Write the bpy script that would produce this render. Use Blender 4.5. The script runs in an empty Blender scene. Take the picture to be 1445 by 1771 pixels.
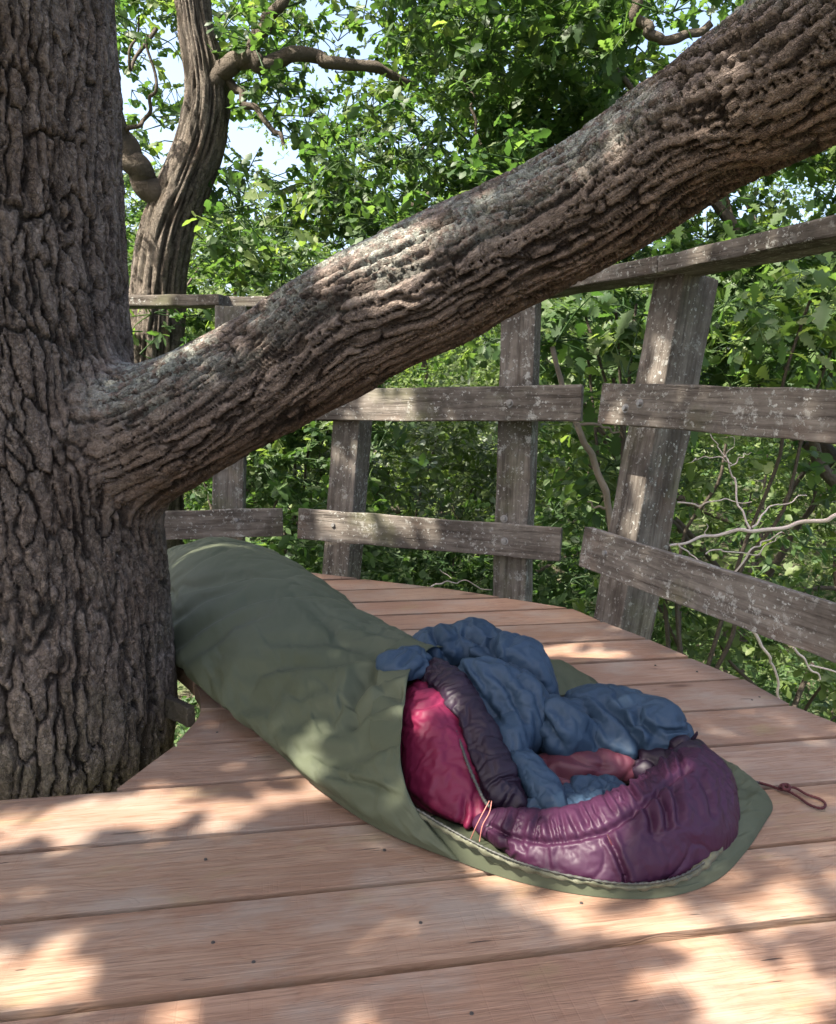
import bpy, bmesh, math, random
import numpy as np
from mathutils import Vector, Matrix, Euler

random.seed(7)
rng = np.random.default_rng(7)
scene = bpy.context.scene
COL = scene.collection

# ------------------------------------------------------------------ camera
F_PX, PW, PH = 1400.0, 1445.0, 1771.0
CAM = np.array([0.0, 0.0, 0.75])
PITCH = math.atan(220.5 / F_PX)
ROLL = math.radians(0.94)
cam_data = bpy.data.cameras.new("camera")
cam_data.sensor_fit = 'VERTICAL'
cam_data.sensor_height = 36.0
cam_data.lens = 36.0 * F_PX / PH
cam_data.clip_start = 0.05
cam_data.clip_end = 500
cam_data.dof.use_dof = False
cam = bpy.data.objects.new("camera", cam_data)
COL.objects.link(cam)
cam.location = CAM
Rm = (Matrix.Rotation(math.radians(90) - PITCH, 3, 'X') @ Matrix.Rotation(ROLL, 3, 'Z'))
cam.rotation_euler = Rm.to_euler()
scene.camera = cam
RM = np.array(Rm)

def ray(px, py):
    d = np.array([(px - PW / 2) / F_PX, -(py - PH / 2) / F_PX, -1.0])
    return RM @ d
def onz(px, py, z=0.0):
    d = ray(px, py); return CAM + d * ((z - CAM[2]) / d[2])
def ony(px, py, y):
    d = ray(px, py); return CAM + d * (y / d[1])
def proj(p):
    q = RM.T @ (np.asarray(p, float) - CAM)
    return PW / 2 + F_PX * q[0] / -q[2], PH / 2 - F_PX * q[1] / -q[2]

# ------------------------------------------------------------------ light
SUN_DIR = np.array([-0.60, -0.36, 1.0]); SUN_DIR /= np.linalg.norm(SUN_DIR)   # towards the sun
sun_el = math.asin(SUN_DIR[2]); sun_az = math.atan2(SUN_DIR[0], SUN_DIR[1])
world = bpy.data.worlds.new("World"); scene.world = world
world.use_nodes = True
wn = world.node_tree.nodes; wl = world.node_tree.links
bgn = wn["Background"]
sky = wn.new("ShaderNodeTexSky"); sky.sky_type = 'NISHITA'; sky.sun_disc = False
sky.sun_elevation = sun_el; sky.sun_rotation = sun_az
sky.air_density = 0.8; sky.dust_density = 6.0; sky.ozone_density = 0.6
wl.new(sky.outputs[0], bgn.inputs[0]); bgn.inputs[1].default_value = 0.145
sun_data = bpy.data.lights.new("sun", 'SUN'); sun_data.energy = 4.6; sun_data.angle = math.radians(0.5)
sun_data.color = (1.0, 0.93, 0.82)
sun = bpy.data.objects.new("sun", sun_data); COL.objects.link(sun)
sun.rotation_euler = Vector(SUN_DIR).to_track_quat('Z', 'Y').to_euler()
sun.location = (-6, -4, 10)
vs = scene.view_settings
vs.view_transform = 'Standard'; vs.look = 'None'; vs.gamma = 1.0; vs.use_curve_mapping = False
vs.exposure = 2.1
scene.cycles.max_bounces = 7; scene.cycles.diffuse_bounces = 4; scene.cycles.glossy_bounces = 2
scene.cycles.transmission_bounces = 4; scene.cycles.transparent_max_bounces = 4
scene.cycles.use_denoising = True
scene.cycles.sample_clamp_indirect = 4.0

# ------------------------------------------------------------------ numpy noise
def _hash(ix, iy, iz, s=0):
    h = (ix.astype(np.int64) * 374761393 + iy.astype(np.int64) * 668265263 + iz.astype(np.int64) * 2147483647 + s * 1274126177) & 0xFFFFFFFF
    h = ((h ^ (h >> 13)) * 1274126177) & 0xFFFFFFFF
    h = ((h ^ (h >> 16)) * 2246822519) & 0xFFFFFFFF
    return ((h ^ (h >> 15)) & 0xFFFFFF) / float(0xFFFFFF)
def vnoise(x, y, z=None, s=0):
    x = np.asarray(x, float); y = np.asarray(y, float)
    z = np.zeros_like(x) if z is None else np.asarray(z, float)
    x0, y0, z0 = np.floor(x), np.floor(y), np.floor(z)
    fx, fy, fz = x - x0, y - y0, z - z0
    fx, fy, fz = [t * t * t * (t * (t * 6 - 15) + 10) for t in (fx, fy, fz)]
    r = 0
    for i in (0, 1):
        for j in (0, 1):
            for k in (0, 1):
                r = r + _hash(x0 + i, y0 + j, z0 + k, s) * (fx if i else 1 - fx) * (fy if j else 1 - fy) * (fz if k else 1 - fz)
    return r * 2 - 1
def fbm(x, y, z=None, s=0, o=4, g=0.5):
    z = np.zeros_like(np.asarray(x, float)) if z is None else z
    r = 0; a = 1.0; f = 1.0; t = 0
    for i in range(o):
        r = r + a * vnoise(x * f, y * f, z * f, s + i * 17); t += a; a *= g; f *= 2.03
    return r / t
def worley(x, y, s=0, jit=0.85, wrap=None):
    """F1, F2, random of nearest cell; cells of unit size; optional integer wrap in x"""
    x0, y0 = np.floor(x), np.floor(y)
    f1 = np.full(x.shape, 9.0); f2 = np.full(x.shape, 9.0); rid = np.zeros(x.shape)
    for i in (-1, 0, 1):
        for j in (-1, 0, 1):
            cx, cy = x0 + i, y0 + j
            hx = np.mod(cx, wrap) if wrap else cx
            zz = np.zeros_like(cx)
            px = cx + 0.5 + jit * (_hash(hx, cy, zz, s) - 0.5); py = cy + 0.5 + jit * (_hash(hx, cy, zz + 1, s) - 0.5)
            d = np.hypot(px - x, py - y)
            r = _hash(hx, cy, zz + 2, s)
            near = d < f1
            f2 = np.where(near, f1, np.minimum(f2, d)); rid = np.where(near, r, rid); f1 = np.where(near, d, f1)
    return f1, f2, rid
def sstep(a, b, x):
    t = np.clip((x - a) / (b - a), 0, 1); return t * t * (3 - 2 * t)

# ------------------------------------------------------------------ object helpers
def setp(o, label=None, cat=None, group=None, kind=None):
    if label: o["label"] = label
    if cat: o["category"] = cat
    if group: o["group"] = group
    if kind: o["kind"] = kind
    return o
def empty(name, loc=(0, 0, 0), label=None, cat=None, group=None, kind=None):
    o = bpy.data.objects.new(name, None); COL.objects.link(o); o.location = loc
    o.empty_display_size = 0.1
    return setp(o, label, cat, group, kind)
def link(name, me, mat=None, parent=None):
    o = bpy.data.objects.new(name, me); COL.objects.link(o)
    if mat is not None and len(me.materials) == 0: me.materials.append(mat)
    if parent is not None:
        o.parent = parent
        o.matrix_parent_inverse = Matrix.Translation(Vector(parent.location)).inverted()
    return o
def smooth(me, on=True):
    me.polygons.foreach_set("use_smooth", np.full(len(me.polygons), on))
def mesh_np(name, V, faces, sm=True):
    me = bpy.data.meshes.new(name)
    V = np.asarray(V, np.float32)
    if isinstance(faces, np.ndarray):
        n, k = faces.shape
        me.vertices.add(len(V)); me.vertices.foreach_set("co", V.ravel())
        me.loops.add(n * k); me.loops.foreach_set("vertex_index", faces.astype(np.int32).ravel())
        me.polygons.add(n)
        me.polygons.foreach_set("loop_start", np.arange(0, n * k, k, dtype=np.int32))
        me.update(calc_edges=True); me.validate()
    else:
        me.from_pydata([tuple(v) for v in V], [], faces)
    if sm: smooth(me)
    return me
def grid_faces(nu, nv, wrap_u=False, wrap_v=False):
    """vertex index = i*nv + j"""
    iu = np.arange(nu if wrap_u else nu - 1); jv = np.arange(nv if wrap_v else nv - 1)
    I, J = np.meshgrid(iu, jv, indexing='ij'); I2 = (I + 1) % nu; J2 = (J + 1) % nv
    return np.stack([I * nv + J, I2 * nv + J, I2 * nv + J2, I * nv + J2], -1).reshape(-1, 4)
def catmull(P, n):
    P = np.asarray(P, float)
    Q = np.vstack([2 * P[0] - P[1], P, 2 * P[-1] - P[-2]])
    m = len(P) - 1; out = []
    for t in np.linspace(0, m, n):
        i = min(int(t), m - 1); u = t - i
        a, b, c, d = Q[i], Q[i + 1], Q[i + 2], Q[i + 3]
        out.append(0.5 * (2 * b + (c - a) * u + (2 * a - 5 * b + 4 * c - d) * u * u + (3 * b - a - 3 * c + d) * u ** 3))
    return np.array(out)
def frames(C, up=(0, 0, 1)):
    """parallel-transport frames along a curve"""
    T = np.gradient(C, axis=0); T /= np.linalg.norm(T, axis=1)[:, None] + 1e-12
    n = np.cross(T[0], up)
    if np.linalg.norm(n) < 1e-3: n = np.cross(T[0], (1, 0, 0))
    n /= np.linalg.norm(n); N = [n]
    for i in range(1, len(C)):
        n = N[-1] - T[i] * np.dot(N[-1], T[i]); n /= np.linalg.norm(n) + 1e-12; N.append(n)
    N = np.array(N); B = np.cross(T, N)
    return T, N, B
def tube_arrays(P, R, n, k, up=(0, 0, 1), disp=None, close=True):
    """P control points, R control radii -> V, faces(list)"""
    PR = catmull(np.hstack([np.asarray(P, float), np.asarray(R, float)[:, None]]), n)
    C, r = PR[:, :3], np.maximum(PR[:, 3], 1e-4)
    T, N, B = frames(C, up)
    a = np.linspace(0, 2 * np.pi, k, endpoint=False)
    s = np.concatenate([[0], np.cumsum(np.linalg.norm(np.diff(C, axis=0), axis=1))])
    rr = np.repeat(r[:, None], k, 1)
    if disp is not None: rr = rr + disp(s[:, None] + 0 * a[None], a[None] + 0 * s[:, None], rr)
    V = C[:, None] + rr[..., None] * (np.cos(a)[None, :, None] * N[:, None] + np.sin(a)[None, :, None] * B[:, None])
    V = V.reshape(-1, 3)
    Fq = grid_faces(n, k, False, True).tolist()
    if close:
        Fq.append(list(range(k))[::-1]); Fq.append([(n - 1) * k + j for j in range(k)])
    return V, Fq
class MB:
    def __init__(s): s.V = []; s.F = []; s.n = 0
    def add(s, V, F):
        s.V.append(np.asarray(V, float)); s.F += [[i + s.n for i in f] for f in F]; s.n += len(V)
    def tube(s, P, R, n=12, k=8, **kw): s.add(*tube_arrays(P, R, n, k, **kw)); return s
    def mesh(s, name, sm=True): return mesh_np(name, np.vstack(s.V), s.F, sm)

# ------------------------------------------------------------------ materials
class NT:
    def __init__(s, name):
        s.m = bpy.data.materials.new(name); s.m.use_nodes = True
        s.t = s.m.node_tree; s.b = s.t.nodes["Principled BSDF"]; s.out = s.t.nodes["Material Output"]
    def n(s, typ, **kw):
        nd = s.t.nodes.new(typ)
        for k, v in kw.items():
            if k in nd.inputs and not hasattr(nd, k): s.set(nd, k, v)
            else: setattr(nd, k, v)
        return nd
    def set(s, nd, key, v):
        if hasattr(v, "is_output") or isinstance(v, bpy.types.NodeSocket): s.t.links.new(v, nd.inputs[key])
        else: nd.inputs[key].default_value = v
    def coord(s, kind="Object"):
        return s.n("ShaderNodeTexCoord").outputs[kind]
    def attr(s, name, out="Fac"):
        a = s.n("ShaderNodeAttribute"); a.attribute_name = name; return a.outputs[out]
    def mapping(s, vec, scale=(1, 1, 1), rot=(0, 0, 0), loc=(0, 0, 0)):
        m = s.n("ShaderNodeMapping"); s.set(m, "Vector", vec); m.inputs["Scale"].default_value = scale
        m.inputs["Rotation"].default_value = rot; s.set(m, "Location", loc); return m.outputs[0]
    def noise(s, vec, scale=5, detail=4, rough=0.55, dist=0.0, out=0):
        m = s.n("ShaderNodeTexNoise"); s.set(m, "Vector", vec); s.set(m, "Scale", scale)
        s.set(m, "Detail", detail); s.set(m, "Roughness", rough); s.set(m, "Distortion", dist); return m.outputs[out]
    def voronoi(s, vec, scale=5, feature='F1', out="Distance"):
        m = s.n("ShaderNodeTexVoronoi"); m.feature = feature; s.set(m, "Vector", vec); s.set(m, "Scale", scale); return m.outputs[out]
    def ramp(s, fac, stops, interp='LINEAR'):
        r = s.n("ShaderNodeValToRGB"); s.set(r, "Fac", fac); cr = r.color_ramp; cr.interpolation = interp
        while len(cr.elements) < len(stops): cr.elements.new(0.5)
        for e, (p, c) in zip(cr.elements, stops):
            e.position = p; e.color = (c, c, c, 1) if isinstance(c, (int, float)) else (*c, 1)
        return r.outputs[0]
    def mix(s, fac, a, b, blend='MIX'):
        m = s.n("ShaderNodeMix"); m.data_type = 'RGBA'; m.blend_type = blend
        s.set(m, 0, fac)
        for k, v in ((6, a), (7, b)):
            if isinstance(v, tuple): v = (*v, 1) if len(v) == 3 else v
            s.set(m, k, v)
        return m.outputs[2]
    def math(s, op, a, b=0.5):
        m = s.n("ShaderNodeMath"); m.operation = op; s.set(m, 0, a); s.set(m, 1, b); return m.outputs[0]
    def add3(s, a, b):
        m = s.n("ShaderNodeVectorMath"); m.operation = 'ADD'; s.set(m, 0, a); s.set(m, 1, b); return m.outputs[0]
    def scale3(s, a, f):
        m = s.n("ShaderNodeVectorMath"); m.operation = 'SCALE'; s.set(m, 0, a); s.set(m, "Scale", f); return m.outputs[0]
    def bump(s, h, strength=0.3, dist=0.01, normal=None):
        b = s.n("ShaderNodeBump"); s.set(b, "Height", h); b.inputs["Strength"].default_value = strength
        b.inputs["Distance"].default_value = dist
        if normal is not None: s.set(b, "Normal", normal)
        return b.outputs[0]
    def fin(s, color=None, rough=None, normal=None, spec=None):
        if color is not None: s.set(s.b, "Base Color", (*color, 1) if isinstance(color, tuple) else color)
        if rough is not None: s.set(s.b, "Roughness", rough)
        if normal is not None: s.set(s.b, "Normal", normal)
        if spec is not None: s.set(s.b, "Specular IOR Level", spec)
        return s.m

def mat_plank():
    t = NT("deck_timber"); c = t.coord()
    rnd = t.n("ShaderNodeObjectInfo").outputs["Random"]
    off = t.n("ShaderNodeCombineXYZ"); t.set(off, 0, t.math('MULTIPLY', rnd, 37.0)); t.set(off, 1, t.math('MULTIPLY', rnd, 11.0)); t.set(off, 2, t.math('MULTIPLY', rnd, 23.0))
    v = t.add3(c, off.outputs[0])
    warp = t.noise(t.mapping(v, (2.2, 9, 9)), 1.0, 3, 0.5, out=1)
    wv = t.add3(t.mapping(v, (0.55, 7.5, 5.0)), t.scale3(warp, 1.5))
    wave = t.n("ShaderNodeTexWave"); wave.wave_type = 'RINGS'; wave.rings_direction = 'X'
    t.set(wave, "Vector", wv); t.set(wave, "Scale", 2.4); t.set(wave, "Distortion", 2.6); t.set(wave, "Detail", 3.0); t.set(wave, "Detail Scale", 1.2)
    ringf = t.ramp(wave.outputs[1], [(0.0, 0.0), (0.6, 0.35), (0.88, 1.0), (1.0, 0.3)])
    fine = t.noise(t.mapping(v, (3, 140, 90)), 1.0, 4, 0.6)
    fibre = t.noise(t.mapping(v, (9, 420, 200)), 1.0, 2, 0.5)
    split = t.noise(t.mapping(v, (9.0, 95, 60)), 1.0, 2, 0.5, 0.3)
    fleck = t.noise(t.mapping(v, (14, 230, 90)), 1.0, 3, 0.6)
    big = t.noise(t.mapping(v, (2.2, 5, 5)), 1.0, 4, 0.6)
    base = t.mix(t.ramp(big, [(0.35, 0.0), (0.65, 1.0)]), (0.235, 0.148, 0.102), (0.365, 0.252, 0.182))
    tone = t.ramp(rnd, [(0.0, (0.76, 0.80, 0.86)), (0.35, (1.0, 0.90, 0.83)), (0.7, (0.86, 0.90, 0.88)), (1.0, (1.12, 1.03, 0.96))])
    base = t.mix(1.0, base, tone, 'MULTIPLY')
    base = t.mix(t.math('MULTIPLY', ringf, 0.38), base, (0.20, 0.105, 0.065))
    base = t.mix(t.ramp(fine, [(0.35, 0.50), (0.62, 0.0)]), base, (0.19, 0.10, 0.06))
    splf = t.ramp(split, [(0.235, 1.0), (0.27, 0.0)])
    base = t.mix(t.ramp(fleck, [(0.36, 0.55), (0.47, 0.0)]), base, (0.15, 0.08, 0.05))
    base = t.mix(splf, base, (0.06, 0.035, 0.025))
    grey = t.noise(t.mapping(v, (4.5, 8, 8)), 1.0, 5, 0.65)
    base = t.mix(t.ramp(grey, [(0.48, 0.0), (0.68, 0.55)]), base, (0.27, 0.235, 0.195))
    stain = t.noise(t.mapping(v, (3.0, 5.5, 5)), 1.9, 4, 0.6, 0.4)
    base = t.mix(t.ramp(stain, [(0.60, 0.0), (0.74, 0.35)]), base, (0.25, 0.20, 0.09))
    # knots
    kv = t.voronoi(t.mapping(v, (2.1, 6.0, 0.1)), 1.0)
    knot = t.ramp(kv, [(0.0, 1.0), (0.05, 0.85), (0.10, 0.0)])
    base = t.mix(knot, base, (0.085, 0.045, 0.03))
    # faint saw marks across the board
    saw = t.noise(t.mapping(v, (170, 2.5, 1), rot=(0, 0, 0.10)), 1.0, 2, 0.5)
    sawm = t.noise(t.mapping(v, (3, 6, 6)), 1.3, 2, 0.5)
    sawf = t.math('MULTIPLY', t.ramp(saw, [(0.56, 0.0), (0.68, 1.0)]), t.ramp(sawm, [(0.45, 0.0), (0.6, 0.22)]))
    base = t.mix(sawf, base, (0.22, 0.12, 0.08))
    h = t.math('ADD', t.math('MULTIPLY', fine, 1.0), t.math('MULTIPLY', fibre, 0.5))
    h = t.math('SUBTRACT', h, t.math('MULTIPLY', ringf, 0.25)); h = t.math('SUBTRACT', h, t.math('MULTIPLY', sawf, 0.6)); h = t.math('SUBTRACT', h, t.math('MULTIPLY', splf, 1.5))
    return t.fin(base, t.ramp(fine, [(0.3, 0.62), (0.7, 0.78)]), t.bump(h, 0.8, 0.002), 0.3)

def mat_old_wood(name="weathered_timber", axis=0):
    """old grey brown timber with pale lichen; long axis = local X"""
    t = NT(name); c = t.coord()
    rnd = t.n("ShaderNodeObjectInfo").outputs["Random"]
    off = t.n("ShaderNodeCombineXYZ"); t.set(off, 0, t.math('MULTIPLY', rnd, 31.0)); t.set(off, 1, t.math('MULTIPLY', rnd, 7.0)); t.set(off, 2, t.math('MULTIPLY', rnd, 13.0))
    v = t.add3(c, off.outputs[0])
    grain = t.noise(t.mapping(v, (4, 60, 60)), 1.0, 5, 0.65)
    crack = t.noise(t.mapping(v, (2.5, 38, 38)), 1.0, 6, 0.7, 0.3)
    blot = t.noise(v, 7, 5, 0.65)
    base = t.mix(t.ramp(blot, [(0.36, 0.0), (0.62, 1.0)]), (0.074, 0.064, 0.053), (0.190, 0.166, 0.140))
    base = t.mix(t.ramp(grain, [(0.38, 0.6), (0.58, 0.0)]), base, (0.035, 0.025, 0.019))
    rust = t.noise(v, 4.3, 4, 0.6)
    base = t.mix(t.ramp(rust, [(0.60, 0.0), (0.76, 0.35)]), base, (0.15, 0.085, 0.055))
    moss = t.noise(t.add3(v, (3.1, 1.7, 9.2)), 3.0, 5, 0.6)
    base = t.mix(t.ramp(moss, [(0.55, 0.0), (0.70, 0.5)]), base, (0.10, 0.11, 0.045))
    lv = t.voronoi(t.add3(t.mapping(v, (0.8, 1, 1)), t.scale3(t.noise(v, 75, 4, 0.7, out=1), 0.035)), 62)
    lmask = t.noise(t.add3(v, (7, 3, 1)), 9.0, 4, 0.7)
    lich = t.math('MULTIPLY', t.ramp(lv, [(0.16, 1.0), (0.30, 0.0)]), t.ramp(lmask, [(0.36, 0.0), (0.50, 1.0)]))
    lv2 = t.voronoi(t.add3(v, t.scale3(t.noise(v, 45, 5, 0.75, out=1), 0.07)), 30); lmask2 = t.noise(t.add3(v, (1, 8, 4)), 6.0, 3, 0.7)
    lich2 = t.math('MULTIPLY', t.ramp(lv2, [(0.12, 0.8), (0.34, 0.0)]), t.ramp(lmask2, [(0.55, 0.0), (0.62, 1.0)]))
    l3 = t.noise(t.add3(v, (4, 4, 9)), 17, 6, 0.8)
    lich3 = t.math('MULTIPLY', t.ramp(l3, [(0.56, 0.0), (0.60, 0.8)]), t.ramp(t.noise(t.add3(v, (9, 1, 2)), 3.5, 3, 0.6), [(0.48, 0.0), (0.60, 1.0)]))
    lall = t.math('MAXIMUM', lich, lich2)
    lall = t.math('MULTIPLY', lall, t.ramp(t.noise(t.add3(v, (2, 6, 3)), 3.0, 3, 0.6), [(0.36, 0.12), (0.56, 1.0)]))
    lall = t.math('MAXIMUM', lall, lich3)
    base = t.mix(t.math('MULTIPLY', lall, 0.85), base, (0.44, 0.44, 0.40))
    h = t.math('ADD', t.math('MULTIPLY', grain, 0.8), t.math('MULTIPLY', t.ramp(crack, [(0.34, 0.0), (0.44, 1.0)]), 0.8))
    h = t.math('ADD', h, t.math('MULTIPLY', lall, 0.35))
    return t.fin(base, 0.9, t.bump(h, 0.9, 0.005), 0.2)

def mat_bark(name="oak_bark", plate=(0.195, 0.140, 0.103), plate2=(0.300, 0.234, 0.185), deep=(0.026, 0.017, 0.012), lichen=1.0):
    t = NT(name)
    tco = t.attr("trunk_co", "Vector"); lco = t.attr("limb_co", "Vector"); cav = t.attr("bark_h"); rid = t.attr("bark_id"); lim = t.attr("limb_w"); up = t.attr("up")
    ob = t.coord()
    lmix = lambda a, b: t.mix(lim, a, b)
    f1 = lmix(t.noise(t.mapping(tco, (60, 22, 60)), 1.0, 5, 0.65), t.noise(t.mapping(lco, (70, 16, 70)), 1.0, 5, 0.65)); f2 = t.noise(ob, 210, 3, 0.6)
    blot = t.noise(ob, 6.5, 5, 0.6)
    base = t.mix(t.ramp(blot, [(0.35, 0.0), (0.65, 1.0)]), plate, plate2)
    base = t.mix(t.math('MULTIPLY', rid, 0.45), base, (0.205, 0.165, 0.14))
    base = t.mix(t.ramp(f1, [(0.36, 0.45), (0.55, 0.0)]), base, (0.085, 0.060, 0.047))
    warm = t.noise(ob, 3.1, 4, 0.6)
    base = t.mix(t.ramp(warm, [(0.55, 0.0), (0.74, 0.5)]), base, (0.17, 0.095, 0.055))
    # the limb's bark has a redder cast on its underside
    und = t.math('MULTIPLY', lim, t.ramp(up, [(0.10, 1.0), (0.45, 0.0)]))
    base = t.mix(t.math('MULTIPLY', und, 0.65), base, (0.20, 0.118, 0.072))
    base = t.mix(t.math('MULTIPLY', t.math('SUBTRACT', lim, und), 0.50), base, (0.36, 0.285, 0.245))  # rest of the limb paler: its sunlit brightness is put into the colour
    # green algae low on the trunk
    z = t.n("ShaderNodeSeparateXYZ"); t.set(z, 0, ob)
    mossn = t.noise(ob, 5.0, 4, 0.6)
    mz = t.ramp(z.outputs[2], [(0.0, 1.0), (0.75, 0.0)])
    base = t.mix(t.math('MULTIPLY', t.math('MULTIPLY', mz, t.ramp(mossn, [(0.5, 0.0), (0.68, 1.0)])), 0.42), base, (0.085, 0.090, 0.035))
    base = t.mix(t.ramp(cav, [(0.0, 1.0), (0.30, 0.75), (0.52, 0.12), (0.8, 0.0)]), base, deep)
    if lichen > 0:
        lm = t.noise(t.add3(ob, (2.3, 0.4, 7.7)), 5.0, 5, 0.65); ls = t.noise(ob, 55, 4, 0.7)
        l1 = t.math('MULTIPLY', t.ramp(lm, [(0.44, 0.0), (0.52, 1.0)]), t.ramp(ls, [(0.42, 0.0), (0.50, 1.0)]))
        l1 = t.math('MULTIPLY', l1, t.ramp(up, [(0.45, 0.0), (0.8, 1.0)]))
        l1 = t.math('MULTIPLY', l1, t.ramp(lim, [(0.3, 0.25), (0.9, 1.0)]))
        base = t.mix(t.math('MULTIPLY', l1, 0.85 * lichen), base, (0.43, 0.46, 0.40))
        sp = t.voronoi(ob, 85); spm = t.noise(ob, 13, 3, 0.6)
        s2 = t.math('MULTIPLY', t.ramp(sp, [(0.10, 1.0), (0.18, 0.0)]), t.ramp(spm, [(0.54, 0.0), (0.6, 1.0)]))
        base = t.mix(t.math('MULTIPLY', s2, 0.55), base, (0.42, 0.40, 0.37))
    wv = t.scale3(t.noise(ob, 18, 5, 0.7, out=1), 3.0)
    pair = lambda st, sl, k, feat, out: lmix(t.voronoi(t.add3(t.mapping(tco, st), t.scale3(wv, k)), 1.0, feat, out), t.voronoi(t.add3(t.mapping(lco, sl), t.scale3(wv, k)), 1.0, feat, out))
    ce = pair((34, 13, 1), (38, 9, 1), 1.0, 'DISTANCE_TO_EDGE', "Distance"); ce2 = pair((95, 60, 1), (110, 40, 1), 2.2, 'DISTANCE_TO_EDGE', "Distance")
    crk = t.ramp(ce, [(0.0, 0.0), (0.075, 1.0)]); crk2 = t.ramp(ce2, [(0.0, 0.0), (0.10, 1.0)])
    fl = pair((70, 38, 1), (80, 22, 1), 1.5, 'F1', "Color")
    fs = t.n("ShaderNodeSeparateXYZ"); t.set(fs, 0, fl)
    base = t.mix(t.math('MULTIPLY', t.math('SUBTRACT', 1.0, crk), 0.40), base, deep)
    base = t.mix(t.math('MULTIPLY', t.math('SUBTRACT', 1.0, crk2), 0.12), base, deep)
    base = t.mix(t.ramp(fs.outputs[0], [(0.55, 0.0), (1.0, 0.18)]), base, tuple(min(1, x * 1.75) for x in plate2))
    base = t.mix(t.ramp(fs.outputs[1], [(0.6, 0.0), (1.0, 0.22)]), base, tuple(x * 0.55 for x in plate))
    f3 = t.noise(ob, 95, 5, 0.7, 0.4)
    base = t.mix(t.ramp(f3, [(0.36, 0.5), (0.50, 0.0)]), base, (0.06, 0.043, 0.034))
    h = t.math('ADD', t.math('MULTIPLY', f1, 0.9), t.math('MULTIPLY', f2, 0.6)); h = t.math('ADD', h, t.math('MULTIPLY', f3, 1.1))
    h = t.math('ADD', h, t.math('MULTIPLY', crk, 0.8)); h = t.math('ADD', h, t.math('MULTIPLY', crk2, 0.35)); h = t.math('ADD', h, t.math('MULTIPLY', fs.outputs[0], 0.45))
    return t.fin(base, t.ramp(f1, [(0.3, 0.92), (0.7, 0.66)]), t.bump(h, 1.0, 0.008), 0.22)

def mat_fabric(name, col, col2=None, rough=0.5, bump=0.25, sheen=0.0, spec=0.4, wr=38.0, stain=0.0, trans=0.0):
    t = NT(name); c = t.coord()
    n1 = t.noise(c, 3.2, 4, 0.6)
    base = t.mix(t.ramp(n1, [(0.38, 0.0), (0.62, 1.0)]), col, col2 or tuple(x * 1.18 for x in col))
    if stain: 
        s = t.noise(t.add3(c, (5, 2, 2)), 9, 5, 0.7)
        base = t.mix(t.ramp(s, [(0.55, 0.0), (0.75, stain)]), base, tuple(x * 0.72 for x in col))
    w1 = t.noise(c, wr, 3, 0.55, 0.6); w2 = t.noise(c, wr * 3.1, 2, 0.5)
    weave = t.noise(c, 900, 1, 0.5)
    h = t.math('ADD', t.math('MULTIPLY', w1, 1.0), t.math('MULTIPLY', w2, 0.25)); h = t.math('ADD', h, t.math('MULTIPLY', weave, 0.04))
    t.fin(base, rough, t.bump(h, bump, 0.006), spec)
    if sheen: t.b.inputs["Sheen Weight"].default_value = sheen; t.b.inputs["Sheen Roughness"].default_value = 0.4
    return t.m

def mat_leaf(name, a, b, c3, trans=0.5):
    t = NT(name)
    rnd = t.n("ShaderNodeObjectInfo").outputs["Random"]
    lid = t.attr("leaf_id")
    g = t.n("ShaderNodeNewGeometry").outputs["Position"]
    big = t.noise(g, 0.9, 3, 0.6)
    base = t.mix(rnd, a, b); base = t.mix(t.ramp(lid, [(0.55, 0.0), (1.0, 0.8)]), base, c3)
    base = t.mix(t.ramp(big, [(0.40, 0.35), (0.62, 0.0)]), base, tuple(x * 0.62 for x in a))
    t.fin(base, 0.5, None, 0.35)
    tr = t.n("ShaderNodeBsdfTranslucent"); t.set(tr, 0, t.mix(1.0, base, (1.7, 1.9, 0.85), 'MULTIPLY'))
    mx = t.n("ShaderNodeMixShader"); mx.inputs[0].default_value = trans
    t.t.links.new(t.b.outputs[0], mx.inputs[1]); t.t.links.new(tr.outputs[0], mx.inputs[2])
    t.t.links.new(mx.outputs[0], t.out.inputs[0])
    return t.m

M_plank = mat_plank(); M_old = mat_old_wood()
M_bark = mat_bark()
M_bark2 = mat_bark("far_oak_bark", (0.15, 0.125, 0.095), (0.23, 0.20, 0.155), (0.035, 0.027, 0.018), 0.0)
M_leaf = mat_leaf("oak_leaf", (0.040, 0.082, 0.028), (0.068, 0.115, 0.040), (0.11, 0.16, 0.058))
M_leaf_y = mat_leaf("sunny_leaf", (0.078, 0.122, 0.036), (0.12, 0.165, 0.055), (0.20, 0.24, 0.09), 0.5)  # yellower, brighter leaf copy: sunlight put into its colour
M_leaf_b = mat_leaf("bluish_leaf", (0.10, 0.135, 0.085), (0.15, 0.18, 0.13), (0.28, 0.31, 0.25), 0.35)
t = NT("branch_bark"); cc = t.coord()
M_twig = t.fin(t.mix(t.noise(cc, 14, 4, 0.6), (0.045, 0.036, 0.027), (0.12, 0.10, 0.078)), 0.85, t.bump(t.noise(t.mapping(cc, (1, 1, 1)), 42, 6, 0.7), 1.0, 0.02), 0.15)
t = NT("dead_wood"); cc = t.coord()
M_dead = t.fin(t.mix(t.noise(cc, 22, 4, 0.6), (0.30, 0.24, 0.20), (0.55, 0.48, 0.43)), 0.8, t.bump(t.noise(cc, 120, 4, 0.6), 0.5, 0.003), 0.3)
t = NT("galvanised_bolt"); cc = t.coord()
M_bolt = t.fin(t.mix(t.noise(cc, 90, 3, 0.6), (0.16, 0.15, 0.14), (0.34, 0.33, 0.31)), 0.5, t.bump(t.noise(cc, 300, 2, 0.5), 0.3, 0.001)); M_bolt.node_tree.nodes["Principled BSDF"].inputs["Metallic"].default_value = 0.7
t = NT("nail_debris_speck"); M_nail_debris = t.fin((0.035, 0.028, 0.025), 0.55)
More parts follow.
